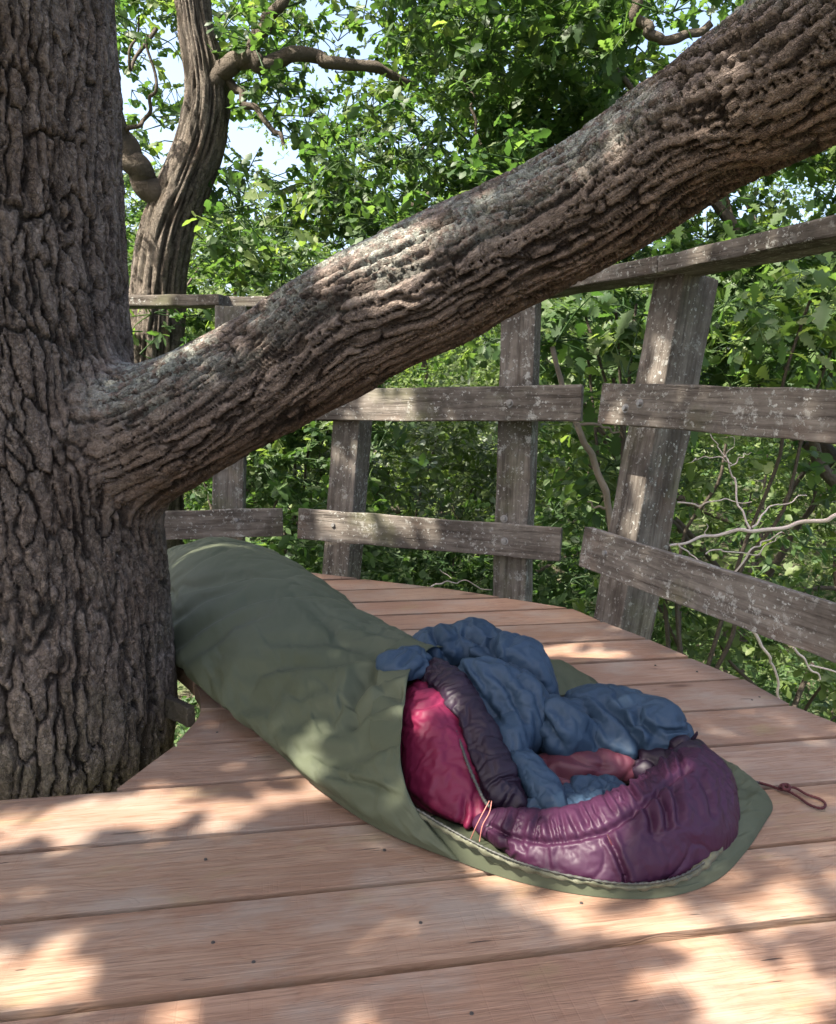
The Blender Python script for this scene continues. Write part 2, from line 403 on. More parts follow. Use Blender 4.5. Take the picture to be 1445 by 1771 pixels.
M_bivy = mat_fabric("olive_nylon", (0.058, 0.066, 0.040), (0.076, 0.084, 0.054), 0.7, 0.12, 0.0, 0.18, 26, 0.35)
M_bivy_in = mat_fabric("pale_bivy_hem", (0.060, 0.062, 0.036), (0.085, 0.083, 0.052), 0.6, 0.4, 0.1, 0.35, 60)
M_crim = mat_fabric("crimson_shell", (0.125, 0.009, 0.032), (0.155, 0.013, 0.043), 0.52, 0.10, 0.0, 0.25, 30)
M_purp = mat_fabric("plum_shell", (0.028, 0.007, 0.021), (0.038, 0.009, 0.028), 0.52, 0.10, 0.0, 0.28, 34)
M_dpurp = mat_fabric("dark_plum_baffle", (0.011, 0.005, 0.012), (0.016, 0.007, 0.017), 0.5, 0.15, 0.0, 0.3, 42)
M_blue = mat_fabric("slate_blue_lining", (0.020, 0.038, 0.064), (0.028, 0.050, 0.083), 0.55, 0.15, 0.0, 0.22, 45)
M_pink = mat_fabric("dusky_pink_lining", (0.062, 0.013, 0.023), (0.085, 0.018, 0.030), 0.55, 0.2, 0.1, 0.4, 40)
t = NT("black_cord"); M_cord = t.fin((0.02, 0.015, 0.018), 0.7)
t = NT("dark_red_cord"); M_rcord = t.fin((0.055, 0.008, 0.010), 0.85)
t = NT("orange_cord"); M_ocord = t.fin((0.45, 0.17, 0.13), 0.7)
t = NT("metal_zip"); M_zip = t.fin((0.045, 0.045, 0.038), 0.6)

# ================================================================== SETTING
# deck frame: u runs along the boards, v across them (away from the camera)
DM = math.radians(10.9)
DU = np.array([math.cos(DM), math.sin(DM)]); DV = np.array([-DU[1], DU[0]])
def duv(px, py): 
    w = onz(px, py)[:2]; return float(w @ DU), float(w @ DV)

# ---- terrain: a wooded bank falling away under the platform
n = 90
gx = np.linspace(-60, 60, n); gy = np.linspace(-30, 90, n)
GX, GY = np.meshgrid(gx, gy, indexing='ij')
def ground_z(x, y):
    d = np.hypot(x, y - 2)
    return -3.3 + 0.35 * fbm(x * 0.12, y * 0.12, s=3) + 4.5 * sstep(16, 60, d)
GZ = ground_z(GX, GY)
gm = mesh_np("woodland_ground", np.stack([GX, GY, GZ], -1).reshape(-1, 3), grid_faces(n, n))
t = NT("leaf_litter_soil"); cc = t.coord()
M_soil = t.fin(t.mix(t.ramp(t.noise(cc, 1.3, 5, 0.6), [(0.4, 0.0), (0.6, 1.0)]), (0.055, 0.045, 0.026), (0.060, 0.085, 0.028)), 0.9, t.bump(t.noise(cc, 8, 5, 0.6), 0.8, 0.08))
setp(link("woodland_ground", gm, M_soil), kind="structure")

# ---- deck
deck = empty("deck_platform", (0, 2, 0), kind="structure")
VG = [0.565, 0.750, 0.930, 1.112, 1.296, 1.476, 1.655, 1.836, 2.013, 2.19, 2.38, 2.548, 2.714, 2.885, 3.06, 3.24, 3.42]
VG = [-0.35, -0.165, 0.02, 0.20, 0.385] + VG
EDGE = sorted([(v, u) for u, v in [duv(*q) for q in [(576, 995), (653, 1004), (764, 1017), (868, 1033), (992, 1053), (1043, 1076), (1124, 1107), (1195, 1138), (1284, 1174), (1373, 1222), (1445, 1250)]]])
EDGE = [(-0.4, 1.42), (1.0, 1.42)] + EDGE + [(3.30, 0.0), (3.50, -0.30)]
ev, eu = zip(*EDGE)
def u_right(v): return float(np.interp(v, ev, eu))
HV, HU = [1.476, 1.655, 1.79, 1.836, 1.95, 2.05, 2.2, 2.38, 2.42], [-0.278, -0.188, -0.150, -0.150, -0.160, -0.19, -0.26, -0.42, -0.50]
HLu = [-0.85, -0.93, -0.97, -0.98, -1.0, -0.98, -0.94, -0.80, -0.62]
CT = 0.038
def board_mesh(P, top=0.0, th=CT, bev=0.0011):
    """P: polygon (deck u,v), local frame of the deck"""
    bm = bmesh.new()
    vs_ = [bm.verts.new((p[0], p[1], top)) for p in P]
    f = bm.faces.new(vs_)
    if f.normal.z < 0: f.normal_flip()
    bm.normal_update()
    if f.normal.z < 0: bmesh.ops.reverse_faces(bm, faces=[f])
    r = bmesh.ops.extrude_face_region(bm, geom=[f])
    nv = [g for g in r['geom'] if isinstance(g, bmesh.types.BMVert)]
    # the extruded copy is the top; push originals down
    for v_ in vs_: v_.co.z = top - th
    bmesh.ops.recalc_face_normals(bm, faces=bm.faces)
    edges = [e for e in bm.edges if abs(e.verts[0].co.z - top) < 1e-5 and abs(e.verts[1].co.z - top) < 1e-5]
    bmesh.ops.bevel(bm, geom=edges, offset=bev, segments=2, profile=0.6, affect='EDGES')
    me = bpy.data.meshes.new("plank"); bm.to_mesh(me); bm.free(); return me
def plank(u0f, u1f, v0, v1, seed):
    r = random.Random(seed)
    gap = 0.0080
    a, b = v0 + gap * r.uniform(0.75, 1.25), v1 - gap * r.uniform(0.75, 1.25)
    tilt = r.uniform(-0.0012, 0.0012)
    bot = []; topl = []
    U0, U1 = u0f(a), u1f(a); k = 16
    for i in range(k + 1):
        s = i / k; bot.append((U0 + (U1 - U0) * s, a + 0.0016 * math.sin(s * 3.1 + seed) + r.uniform(-0.0008, 0.0008)))
    bot[0] = (U0, a); bot[-1] = (U1, a)
    U0, U1 = u0f(b), u1f(b)
    for i in range(k + 1):
        s = i / k; topl.append((U0 + (U1 - U0) * s, b + 0.0016 * math.sin(s * 2.3 + seed * 2) + r.uniform(-0.0008, 0.0008)))
    # intermediate points on the shaped ends
    right = [(u1f(a + (b - a) * q), a + (b - a) * q) for q in (0.33, 0.66)]
    left = [(u0f(a + (b - a) * q), a + (b - a) * q) for q in (0.75, 0.5, 0.25)]
    P = bot + right + topl[::-1] + left
    cu, cv = (bot[0][0] + bot[-1][0]) / 2, (a + b) / 2
    me = board_mesh([(p[0] - cu, p[1] - cv) for p in P])
    o = link("plank", me, M_plank, deck)
    w = DU * cu + DV * cv
    o.location = (w[0], w[1], r.uniform(-0.0012, 0.0012)); o.rotation_euler = (tilt * 3, 0, DM)
    smooth(me, False)
    return cu, cv
hole_r = lambda v: float(np.interp(v, HV, HU)); hole_l = lambda v: float(np.interp(v, HV, HLu))
for i in range(len(VG) - 1):
    v0, v1 = VG[i], VG[i + 1]
    lft = lambda v: -2.35
    if 1.47 <= v0 < 2.36:
        plank(hole_r, u_right, v0, v1, i * 3 + 1)
        plank(lft, hole_l, v0, v1, i * 3 + 2)
    else:
        plank(lft, u_right, v0, v1, i * 3 + 1)
# joists and rim beams beneath, seen only through the gaps and past the edge, added for gap darkness
def box_between(A, B, w, h, up=(0, 0, 1)):
    """box mesh arrays from A to B (centre line), width w sideways, height h along up; local X along"""
    A, B = Vector(A), Vector(B); L = (B - A).length
    return A, B, L
def beam(name, A, B, w, h, mat, parent, up=(0, 0, 1), bev=0.003, seg=8, jit=0.0015, seed=0):
    A, B, up = Vector(A), Vector(B), Vector(up).normalized()
    X = (B - A).normalized(); Y = up.cross(X).normalized(); Z = X.cross(Y)
    L = (B - A).length; r = random.Random(seed)
    bm = bmesh.new(); rings = []
    for i in range(seg + 1):
        x = -L / 2 + L * i / seg
        dy, dz = r.uniform(-jit, jit), r.uniform(-jit, jit)
        rings.append([bm.verts.new((x, sy * w / 2 + dy + r.uniform(-jit, jit), sz * h / 2 + dz + r.uniform(-jit, jit))) for sy, sz in ((-1, -1), (1, -1), (1, 1), (-1, 1))])
    for i in range(seg):
        for j in range(4):
            bm.faces.new((rings[i][j], rings[i + 1][j], rings[i + 1][(j + 1) % 4], rings[i][(j + 1) % 4]))
    bm.faces.new(rings[0]); bm.faces.new(rings[-1][::-1])
    bmesh.ops.recalc_face_normals(bm, faces=bm.faces)
    ed = [e for e in bm.edges if len(e.link_faces) == 2 and e.calc_face_angle(0) > 0.6]
    bmesh.ops.bevel(bm, geom=ed, offset=bev, segments=2, profile=0.6, affect='EDGES')
    me = bpy.data.meshes.new(name); bm.to_mesh(me); bm.free(); smooth(me, False)
    o = link(name, me, mat, parent)
    M = Matrix((X, Y, Z)).transposed().to_4x4(); M.translation = (A + B) / 2
    base = Matrix.Translation(parent.location) if parent is not None else Matrix()
    o.matrix_parent_inverse = Matrix(); o.matrix_basis = base.inverted() @ M
    return o
def duw(u, v, z): w = DU * u + DV * v; return (w[0], w[1], z)
for k_, (u, v0, v1) in enumerate([(-1.7, -0.3, 3.3), (-0.05, -0.3, 3.3), (0.55, -0.3, 2.9), (1.08, -0.3, 1.9), (-1.15, -0.3, 3.3)]):
    beam("joist", duw(u, v0, -0.039 - 0.075), duw(u, v1, -0.039 - 0.075), 0.05, 0.15, M_old, deck, seed=k_)
# short dark bearer beside the hole, its end rising past the cut boards
a_, b_ = onz(296, 1212, -0.01), onz(330, 1243, -0.035)
beam("bracket", (a_[0] - 0.10, a_[1] + 0.10, -0.03), (b_[0], b_[1], -0.03), 0.022, 0.05, M_twig, deck, seed=9)

# ---- nails in the boards, and specks that stand for debris
for q in [(438, 1665), (727, 1597), (355, 1487), (664, 1471), (815, 1754), (368, 1631), (1005, 1563), (246, 1257), (375, 1267), (1055, 1057), (1091, 1080), (1205, 1162), (1313, 1206), (1300, 1211), (590, 1000), (1133, 1151)]:
    p = onz(*q); r = 0.0030
    bm = bmesh.new(); bmesh.ops.create_cone(bm, cap_ends=True, segments=10, radius1=r, radius2=r * 0.8, depth=0.0016)
    me = bpy.data.meshes.new("nail_debris_speck"); bm.to_mesh(me); bm.free()
    o = link("nail_debris_speck", me, M_nail_debris, deck); o.location = (p[0], p[1], 0.0012)

# ================================================================== RAILING
rail_root = empty("railing", (0.3, 2.9, 0), "weathered lichen-spotted timber railing with leaning posts and bolted boards round the platform edge", "railing")
def board(name, TL, TR, BR, BL, YL, YR, th, parent=rail_root, mat=M_old, seed=0, ybl=None, ybr=None):
    """a plank whose near face has these image corners at these distances; real thickness behind"""
    tl, tr = ony(*TL, YL), ony(*TR, YR); bl, br = ony(*BL, ybl or YL - 0.015), ony(*BR, ybr or YR - 0.015)
    A = (tl + bl) / 2; B = (tr + br) / 2; h = (np.linalg.norm(tl - bl) + np.linalg.norm(tr - br)) / 2
    up = (tl - bl) + (tr - br); X = B - A; X = X / np.linalg.norm(X)
    nrm = np.cross(X, up / np.linalg.norm(up)); nrm /= np.linalg.norm(nrm)
    if nrm[1] < 0: nrm = -nrm
    A = A + nrm * th / 2; B = B + nrm * th / 2
    beam(name, A, B, th, h, mat, parent, up, 0.004, 10, 0.0018, seed)
    return A, B, nrm, up / np.linalg.norm(up)
def bolt(px, py, Y, nrm, parent=rail_root, r=0.0095):
    p = ony(px, py, Y)
    bm = bmesh.new()
    bmesh.ops.create_cone(bm, cap_ends=True, segments=14, radius1=r, radius2=r * 0.72, depth=0.009)
    bmesh.ops.create_cone(bm, cap_ends=True, segments=14, radius1=r * 1.45, radius2=r * 1.45, depth=0.002, matrix=Matrix.Translation((0, 0, -0.005)))
    me = bpy.data.meshes.new("bolt"); bm.to_mesh(me); bm.free()
    o = link("bolt", me, M_bolt, parent); o.matrix_parent_inverse = Matrix()
    q = Vector(-np.array(nrm)).to_track_quat('Z', 'Y'); o.rotation_euler = q.to_euler()
    o.location = Vector(p) - Vector(nrm) * 0.004 - parent.location
TH = 0.034
rA = board("rail", (515, 880), (970, 912), (968, 972), (513, 931), 3.13, 2.80, TH, seed=11)
rB = board("rail", (1010, 915), (1560, 1079), (1560, 1196), (999, 975), 2.50, 1.60, TH, seed=12)
rC = board("rail", (180, 888), (490, 878), (488, 928), (180, 937), 3.28, 3.40, TH, seed=13)
mA = board("rail", (430, 674), (1006, 665), (1004, 728), (430, 726), 3.39, 2.83, TH, seed=14)
mB = board("rail", (1040, 662), (1560, 676), (1560, 776), (1031, 731), 2.58, 1.76, TH, seed=15)
mC = board("rail", (180, 690), (405, 676), (405, 724), (180, 739), 3.40, 3.52, TH, seed=16)
# posts: near-face quad by base centre/top centre, square section turned with their rails
def post(bpx, tpx, Yb, Yt, w, d, face, seed):
    A = ony(*bpx, Yb); B = ony(*tpx, Yt); f = np.array(face, float); f /= np.linalg.norm(f)      # face = inward normal
    A = A - f * d / 2; B = B - f * d / 2
    ax = (B - A) / np.linalg.norm(B - A)
    A2 = A - ax * 0.35                        # runs on down past the deck edge to the joists
    o = beam("post", A2, B, w, d, M_old, rail_root, tuple(f - ax * np.dot(f, ax)), 0.005, 12, 0.002, seed)
nA = np.array([-0.45, -1, 0]); 
post((879, 1033), (897, 512), 2.88, 3.03, 0.125, 0.125, (-0.36, -1, 0), 21)
post((578, 996), (614, 512), 3.19, 3.30, 0.118, 0.125, (-0.40, -1, 0), 22)
post((1047, 1080), (1158, 474), 2.55, 2.63, 0.125, 0.155, (-0.86, -0.50, 0), 23)
post((392, 985), (398, 533), 3.45, 3.66, 0.135, 0.12, (0.10, -1, 0), 24)
post((1575, 1290), (1760, 372), 1.62, 1.66, 0.120, 0.135, (-0.86, -0.50, 0), 25)
post((170, 995), (165, 545), 3.35, 3.55, 0.13, 0.12, (0.10, -1, 0), 26)
for q, Y, nn in [((593, 698), 3.16, mA), ((881, 697), 2.985, mA), ((576, 908), 3.115, rA), ((872, 936), 2.91, rA), ((871, 897), 2.92, rA), ((1047, 957), 2.43, rB), ((1106, 698), 2.47, mB), ((1081, 706), 2.50, mB), ((408, 899), 3.345, rC)]:
    # put the head on the board's near face
    A, B, nrm, up = nn; d = ray(*q); A0 = A - nrm * TH / 2
    tt = np.dot(A0 - CAM, nrm) / np.dot(d, nrm); p = CAM + d * tt
    bolt(q[0], q[1], p[1], nrm)
# top rail: flat boards lying on the posts
ZT, TT = 1.100, 0.050
def top_board(name, L, R, wd, seed, z=ZT, tt=TT):
    """L,R: image points of the lower inner edge at height z"""
    a, b = onz(*L, z), onz(*R, z); X = (b - a) / np.linalg.norm(b - a)
    nrm = np.cross((0, 0, 1), X)
    if np.dot(nrm, [0.3, 1, 0]) < 0: nrm = -nrm
    A = a + nrm * wd / 2 + np.array([0, 0, tt / 2]); B = b + nrm * wd / 2 + np.array([0, 0, tt / 2])
    beam(name, A, B, wd, tt, M_old, rail_root, (0, 0, 1), 0.006, 10, 0.002, seed)
top_board("top_rail", (1137, 471), (1560, 386), 0.17, 31)
top_board("top_rail", (760, 535), (1134, 471.5), 0.17, 32)
top_board("top_rail", (381, 531), (758, 535), 0.17, 33)
top_board("top_rail", (120, 530), (378, 527.5), 0.17, 34)

# ================================================================== OAK: trunk and limb, one continuous body
oak = empty("oak_tree", (-0.93, 1.88, -3.2), "gnarled thick oak at the left, its heavy limb crossing before the railing", "tree")
def trunk_c(px, py, r, Y=1.88):
    d = ray(px, py); h = d[:2] / np.linalg.norm(d[:2]); nl = np.array([-h[1], h[0]])
    # centre on plane y=Y, distance r left of the ray
    s = (Y - nl[1] * r) / h[1]; c = h * s + nl * r
    z = CAM[2] + d[2] * (s / np.linalg.norm(d[:2])); return [c[0], c[1], z]
TP = []; TR = []
for px, py, r in [(296, 1330, .335), (300, 1200, .328), (294, 1080, .322), (286, 950, .318), (262, 800, .315), (232, 640, .310), (216, 500, .303), (208, 350, .298), (206, 180, .293), (196, 0, .288)]:
    TP.append(trunk_c(px, py, r)); TR.append(r)
b0 = TP[0]
TP = [[b0[0] + .04, b0[1], -3.4], [b0[0] + .02, b0[1], -0.9]] + TP + [[TP[-1][0] - 0.03, 1.9, 2.3], [TP[-1][0] - 0.1, 1.95, 3.6], [TP[-1][0] + 0.1, 1.9, 5.0]]
TR = [0.46, 0.36] + TR + [0.28, 0.25, 0.17]
LPX = [((60, 790), 1.88, .13), ((215, 765), 1.84, .145), ((335, 713), 1.80, .132), ((460, 648), 1.77, .128), ((600, 565), 1.73, .135), ((745, 496), 1.69, .1325), ((850, 443), 1.65, .124), ((950, 393), 1.61, .119), ((1055, 330), 1.56, .117), ((1165, 254), 1.50, .116), ((1270, 182), 1.43, .120), ((1378, 118), 1.36, .127), ((1520, 20), 1.28, .125), ((1720, -150), 1.20, .12)]
LP = [ony(*q, Y) for q, Y, r in LPX]; LR = [r for _, _, r in LPX]
LP.append(LP[-1] + np.array([0.35, -0.05, 0.28])); LR.append(.115)
def poly_sd(P, C, R):
    """signed distance to a tube (polyline C with radii R); also axial coordinate and nearest axis index frame"""
    best = np.full(len(P), 1e9); sb = np.zeros(len(P)); cb = np.zeros((len(P), 3)); tb = np.zeros((len(P), 3))
    s0 = 0
    for i in range(len(C) - 1):
        a, b = C[i], C[i + 1]; ab = b - a; L = np.linalg.norm(ab)
        t_ = np.clip(((P - a) @ ab) / L ** 2, 0, 1)
        q = a + t_[:, None] * ab; d = np.linalg.norm(P - q, axis=1) - (R[i] + (R[i + 1] - R[i]) * t_)
        m = d < best
        best[m] = d[m]; sb[m] = s0 + t_[m] * L; cb[m] = q[m]; tb[m] = ab / L
        s0 += L
    return best, sb, cb, tb
def remesh(MBo, voxel):
    me = MBo.mesh("tmp"); o = bpy.data.objects.new("tmp", me); COL.objects.link(o)
    md = o.modifiers.new("r", 'REMESH'); md.mode = 'VOXEL'; md.voxel_size = voxel; md.adaptivity = 0
    dg = bpy.context.evaluated_depsgraph_get(); ev_ = o.evaluated_get(dg); m2 = ev_.to_mesh()
    V = np.zeros(len(m2.vertices) * 3, np.float32); m2.vertices.foreach_get("co", V)
    nl = len(m2.loops); li = np.zeros(nl, np.int32); m2.loops.foreach_get("vertex_index", li)
    ls = np.zeros(len(m2.polygons), np.int32); m2.polygons.foreach_get("loop_total", ls)
    ev_.to_mesh_clear(); bpy.data.objects.remove(o); bpy.data.meshes.remove(me)
    V = V.reshape(-1, 3).astype(float)
    if (ls == 4).all(): return V, li.reshape(-1, 4)
    F = []; k = 0
    for n_ in ls: F.append(li[k:k + n_].tolist()); k += n_
    return V, np.array([f if len(f) == 4 else f + [f[-1]] for f in F])
def vnormals(V, F):
    n_ = np.cross(V[F[:, 2]] - V[F[:, 0]], V[F[:, 3]] - V[F[:, 1]])
    N = np.zeros_like(V)
    for c in range(4): 
        for ax in range(3): N[:, ax] += np.bincount(F[:, c], n_[:, ax], len(V))
    return N / (np.linalg.norm(N, axis=1)[:, None] + 1e-12)
def lap(V, F, it, f=0.5, w=None):
    E = np.vstack([F[:, [0, 1]], F[:, [1, 2]], F[:, [2, 3]], F[:, [3, 0]]]); E = np.vstack([E, E[:, ::-1]])
    cnt = np.bincount(E[:, 0], minlength=len(V))[:, None]
    for _ in range(it):
        S = np.stack([np.bincount(E[:, 0], V[E[:, 1], ax], len(V)) for ax in range(3)], -1) / np.maximum(cnt, 1)
        k = f if w is None else f * w[:, None]
        V = V + (S - V) * k
    return V
TCc = catmull(np.hstack([np.array(TP), np.array(TR)[:, None]]), 70)
TCv, TRv = TCc[:, :3], TCc[:, 3]
keep = (TCv[:, 2] > -0.5) & (TCv[:, 2] < 2.0)
LCc = catmull(np.hstack([np.array(LP), np.array(LR)[:, None]]), 60); LCv, LRv = LCc[:, :3], LCc[:, 3]
def lump(P):
    # uneven swelling of the wood under the bark
    return 0.014 * fbm(P[:, 0] * 4.2, P[:, 1] * 4.2, P[:, 2] * 2.6, s=5, o=3)
tm = MB().tube(TCv[keep], TRv[keep], int(keep.sum()) * 2, 48).tube(LCv, LRv, 110, 40)
BV, BF = remesh(tm, 0.0052)
def body_sdf(P, full=False):
    a, sa, ca, ta = poly_sd(P, TCv[keep], TRv[keep]); b, sb_, cb, tb = poly_sd(P, LCv, LRv)
    # the limb flares where it leaves the trunk
    b = b - 0.014 * (1 - sstep(0.10, 0.45, sb_))
    k = 0.085; h = np.clip(0.5 + 0.5 * (b - a) / k, 0, 1)
    d = b + (a - b) * h - k * h * (1 - h)
    d = d - lump(P)
    return (d, a, b, sa, ca, ta, sb_, cb, tb) if full else d
def inside_ext(V): return (V[:, 2] > -0.46) & (V[:, 2] < 1.93)
for it in range(4):
    N = vnormals(BV, BF); d = body_sdf(BV)
    w_ = np.clip((BV[:, 2] + 0.48) / 0.05, 0, 1) * np.clip((1.98 - BV[:, 2]) / 0.05, 0, 1)
    BV = BV - N * (np.clip(d, -0.03, 0.03) * w_)[:, None]
    BV = lap(BV, BF, 2, 0.5)
N = vnormals(BV, BF)
d, a_sd, b_sd, sa, ca, ta, sb_, cb, tb = body_sdf(BV, True)
lw = sstep(-0.085, 0.10, a_sd - b_sd + 0.035 * fbm(BV[:, 0] * 14, BV[:, 1] * 14, BV[:, 2] * 14, s=88, o=2)) * sstep(0.0, 0.35, sb_)
def bark(a, l, R, cw, cl, seed, warp=1.0):
    """a: angle, l: axial metres -> height 0..1, plate id"""
    W = max(8, int(round(2 * math.pi * R / cw)))
    x = a / (2 * math.pi) * W; y = l / cl
    ax_, ay_ = np.cos(a) * R, np.sin(a) * R
    x = x + warp * (0.55 * fbm(ax_ * 9, ay_ * 9, l * 5, s=seed, o=3) + 0.25 * fbm(ax_ * 40, ay_ * 40, l * 24, s=seed + 3, o=2))
    y = y + warp * (0.6 * fbm(ax_ * 14, ay_ * 14, l * 9, s=seed + 9, o=3) + 0.15 * fbm(ax_ * 60, ay_ * 60, l * 40, s=seed + 5, o=2))
    x = x + 0.55 * (warp > 1.4) * fbm(l * 3.1, ay_ * 6, ax_ * 6, s=seed + 61, o=2); y = y + 1.2 * (warp > 1.4) * vnoise(x * 0.8, y * 0.15, s=seed + 62)
    f1, f2, rid = worley(x, y, seed, 1.0, None if warp > 1.4 else W)
    e = f2 - f1
    cr = sstep(0.015, 0.17 if warp < 1.4 else 0.23, e)
    f1b, f2b, rb = worley(x * 2.0 + 3.3, y * (2.6 if warp < 1.4 else 1.7), seed + 1, 1.0, None)
    cr2 = sstep(0.0, 0.13, f2b - f1b)
    # long braided fissures
    rg = 1 - np.abs(fbm(x * 0.55, y * 0.28, ay_ * 3, s=seed + 21, o=3)) * 3.2
    fis = sstep(0.72, 0.97, rg)
    fine = fbm(ax_ * 90, ay_ * 90, l * 60, s=seed + 31, o=3, g=0.7)
    flake = np.mod(rb * 7.3, 1.0)
    hh = cr * (0.50 + 0.24 * rid + 0.16 * flake) + (0.14 if warp < 1.4 else 0.06) * cr2 * cr + (0.13 if warp < 1.4 else 0.05) * fine
    hh = hh - (0.44 if warp < 1.4 else 0.50) * fis
    return np.clip(hh, -0.1, 1.2), np.mod(rid * 0.6 + rb * 0.4, 1.0)
def angle_about(P, C, T, ref):
    r_ = P - C; n1 = np.cross(T, ref); n1 /= np.linalg.norm(n1, axis=1)[:, None]; n2 = np.cross(T, n1)
    return np.arctan2(np.sum(r_ * n2, 1), np.sum(r_ * n1, 1))
Tax = BV - np.stack([np.interp(BV[:, 2], TCv[:, 2], TCv[:, 0]), np.interp(BV[:, 2], TCv[:, 2], TCv[:, 1]), BV[:, 2]], -1)
th_t = np.arctan2(Tax[:, 1], Tax[:, 0])
ht, idt = bark(th_t, BV[:, 2], 0.32, 0.031, 0.135, 11, 1.35)
# low on the trunk the plates run together into long vertical ridges
hl2, idl2 = bark(th_t, BV[:, 2], 0.32, 0.040, 0.24, 41, 1.1)
lo = 1 - sstep(0.05, 0.55, BV[:, 2]); ht = ht * (1 - lo) + hl2 * lo; idt = np.where(lo > 0.5, idl2, idt)
Tsm = np.stack([np.interp(sb_, np.linspace(0, sb_.max(), len(LCv)), g) for g in np.gradient(LCv, axis=0).T], -1); Tsm /= np.linalg.norm(Tsm, axis=1)[:, None]
th_l = angle_about(BV, cb, Tsm, np.array([[0.0, 1.0, 0.0]]))
hlb, idl = bark(th_l + 0.5 * fbm(sb_ * 2.2, sb_ * 0, s=77, o=2), sb_, 0.13, 0.023, 0.21, 71, 1.5)
H = ht * (1 - lw) + hlb * lw; ID = np.where(lw > 0.5, idl, idt)
amp = 0.020 * (1 - lw) + 0.0165 * lw
DV_ = BV + N * ((H - 0.6) * amp)[:, None]
# lower and upper coarse continuation of the trunk appended to the same body
ext = MB()
lowi = TCv[:, 2] <= -0.42; upi = TCv[:, 2] >= 1.90
ext.tube(TCv[lowi], TRv[lowi], 26, 40, disp=lambda s, a, r: 0.012 * np.abs(np.sin(a * 11 + 2 * np.sin(s * 5))))
ext.tube(TCv[upi], TRv[upi], 30, 40, disp=lambda s, a, r: 0.012 * np.abs(np.sin(a * 11 + 2 * np.sin(s * 5))))
EV = np.vstack(ext.V); nb = len(DV_)
EF = [f for f in ext.F if len(f) == 4]
allV = np.vstack([DV_, EV]); allF = np.vstack([BF, np.array(EF) + nb])
me = mesh_np("trunk", allV, allF.astype(np.int32))
def fattr(me, name, arr, typ='FLOAT'):
    at = me.attributes.new(name, typ, 'POINT')
    at.data.foreach_set("value" if typ == 'FLOAT' else "vector", np.asarray(arr, np.float32).ravel())
ne = len(EV)
fattr(me, "bark_h", np.r_[np.clip(H, 0, 1), np.full(ne, 0.7)]); fattr(me, "bark_id", np.r_[ID, np.full(ne, 0.5)])
fattr(me, "limb_w", np.r_[lw, np.zeros(ne)]); fattr(me, "up", np.r_[N[:, 2] * 0.5 + 0.5, np.full(ne, 0.5)])
fattr(me, "trunk_co", np.vstack([np.stack([th_t * 0.32, BV[:, 2], 0.2 * th_t], -1), EV]), 'FLOAT_VECTOR')
fattr(me, "limb_co", np.vstack([np.stack([th_l * 0.13, sb_, 0.2 * th_l], -1), EV]), 'FLOAT_VECTOR')
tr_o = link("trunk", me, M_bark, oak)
print("oak verts", nb, "faces", len(allF))

# ================================================================== SOFT GOODS
def seg_dist2(x, y, pts):
    """distance in the reference view to a polyline, and parameter along it"""
    best = np.full(x.shape, 1e9); tt = np.zeros(x.shape); acc = 0
    L = [math.hypot(pts[i + 1][0] - pts[i][0], pts[i + 1][1] - pts[i][1]) for i in range(len(pts) - 1)]; T_ = sum(L)
    for i in range(len(pts) - 1):
        ax, ay = pts[i]; bx, by = pts[i + 1]; dx, dy = bx - ax, by - ay
        t_ = np.clip(((x - ax) * dx + (y - ay) * dy) / (L[i] ** 2 + 1e-9), 0, 1)
        d = np.hypot(x - ax - t_ * dx, y - ay - t_ * dy); m = d < best
        best[m] = d[m]; tt[m] = (acc + t_[m] * L[i]) / T_; acc += L[i]
    return best, tt
def projv(P):
    Q = (P - CAM) @ RM
    return PW / 2 + F_PX * Q[:, 0] / -Q[:, 2], PH / 2 - F_PX * Q[:, 1] / -Q[:, 2]
def facing(P, N):
    v = CAM - P; v /= np.linalg.norm(v, axis=1)[:, None]
    return sstep(-0.15, 0.15, np.sum(v * N, 1))
def sculpt(P, N, creases):
    """hand-placed folds: (points, half width px, depth m[, side]); side>0 leaves a raised lip beside the groove"""
    x, y = projv(P); f = facing(P, N); h = np.zeros(len(P))
    for c in creases:
        d, tt = seg_dist2(x, y, c[0]); w, dep = c[1], c[2]
        end = np.minimum(1, 6 * np.minimum(tt + 0.02, 1.02 - tt))
        h -= dep * np.exp(-(d / w) ** 2) * end * f
        h += 0.45 * dep * np.exp(-((d - 2.2 * w) / (1.3 * w)) ** 2) * end * f
    return h
def puff(P, s, sc=(1, 1, 1), seed=0, pw=3.0, warp=0.5):
    q = P * np.array(sc) * s
    w = warp * fbm(q[:, 0] * .7, q[:, 1] * .7, q[:, 2] * .7, s=seed + 50, o=2)
    n_ = fbm(q[:, 0] + w, q[:, 1] - w, q[:, 2] + w, s=seed, o=2, g=0.4)
    return -(1 - np.clip(np.abs(n_) * 2.6, 0, 1)) ** pw
def sd_ell(P, c, r, rot=0.0):
    q = P - c
    if rot: 
        cs, sn = math.cos(rot), math.sin(rot); q = np.stack([q[:, 0] * cs + q[:, 1] * sn, -q[:, 0] * sn + q[:, 1] * cs, q[:, 2]], -1)
    r = np.array(r); k0 = np.linalg.norm(q / r, axis=1); k1 = np.linalg.norm(q / r ** 2, axis=1)
    return k0 * (k0 - 1) / (k1 + 1e-9)
def smin(a, b, k):
    h = np.clip(0.5 + 0.5 * (b - a) / k, 0, 1); return b + (a - b) * h - k * h * (1 - h)
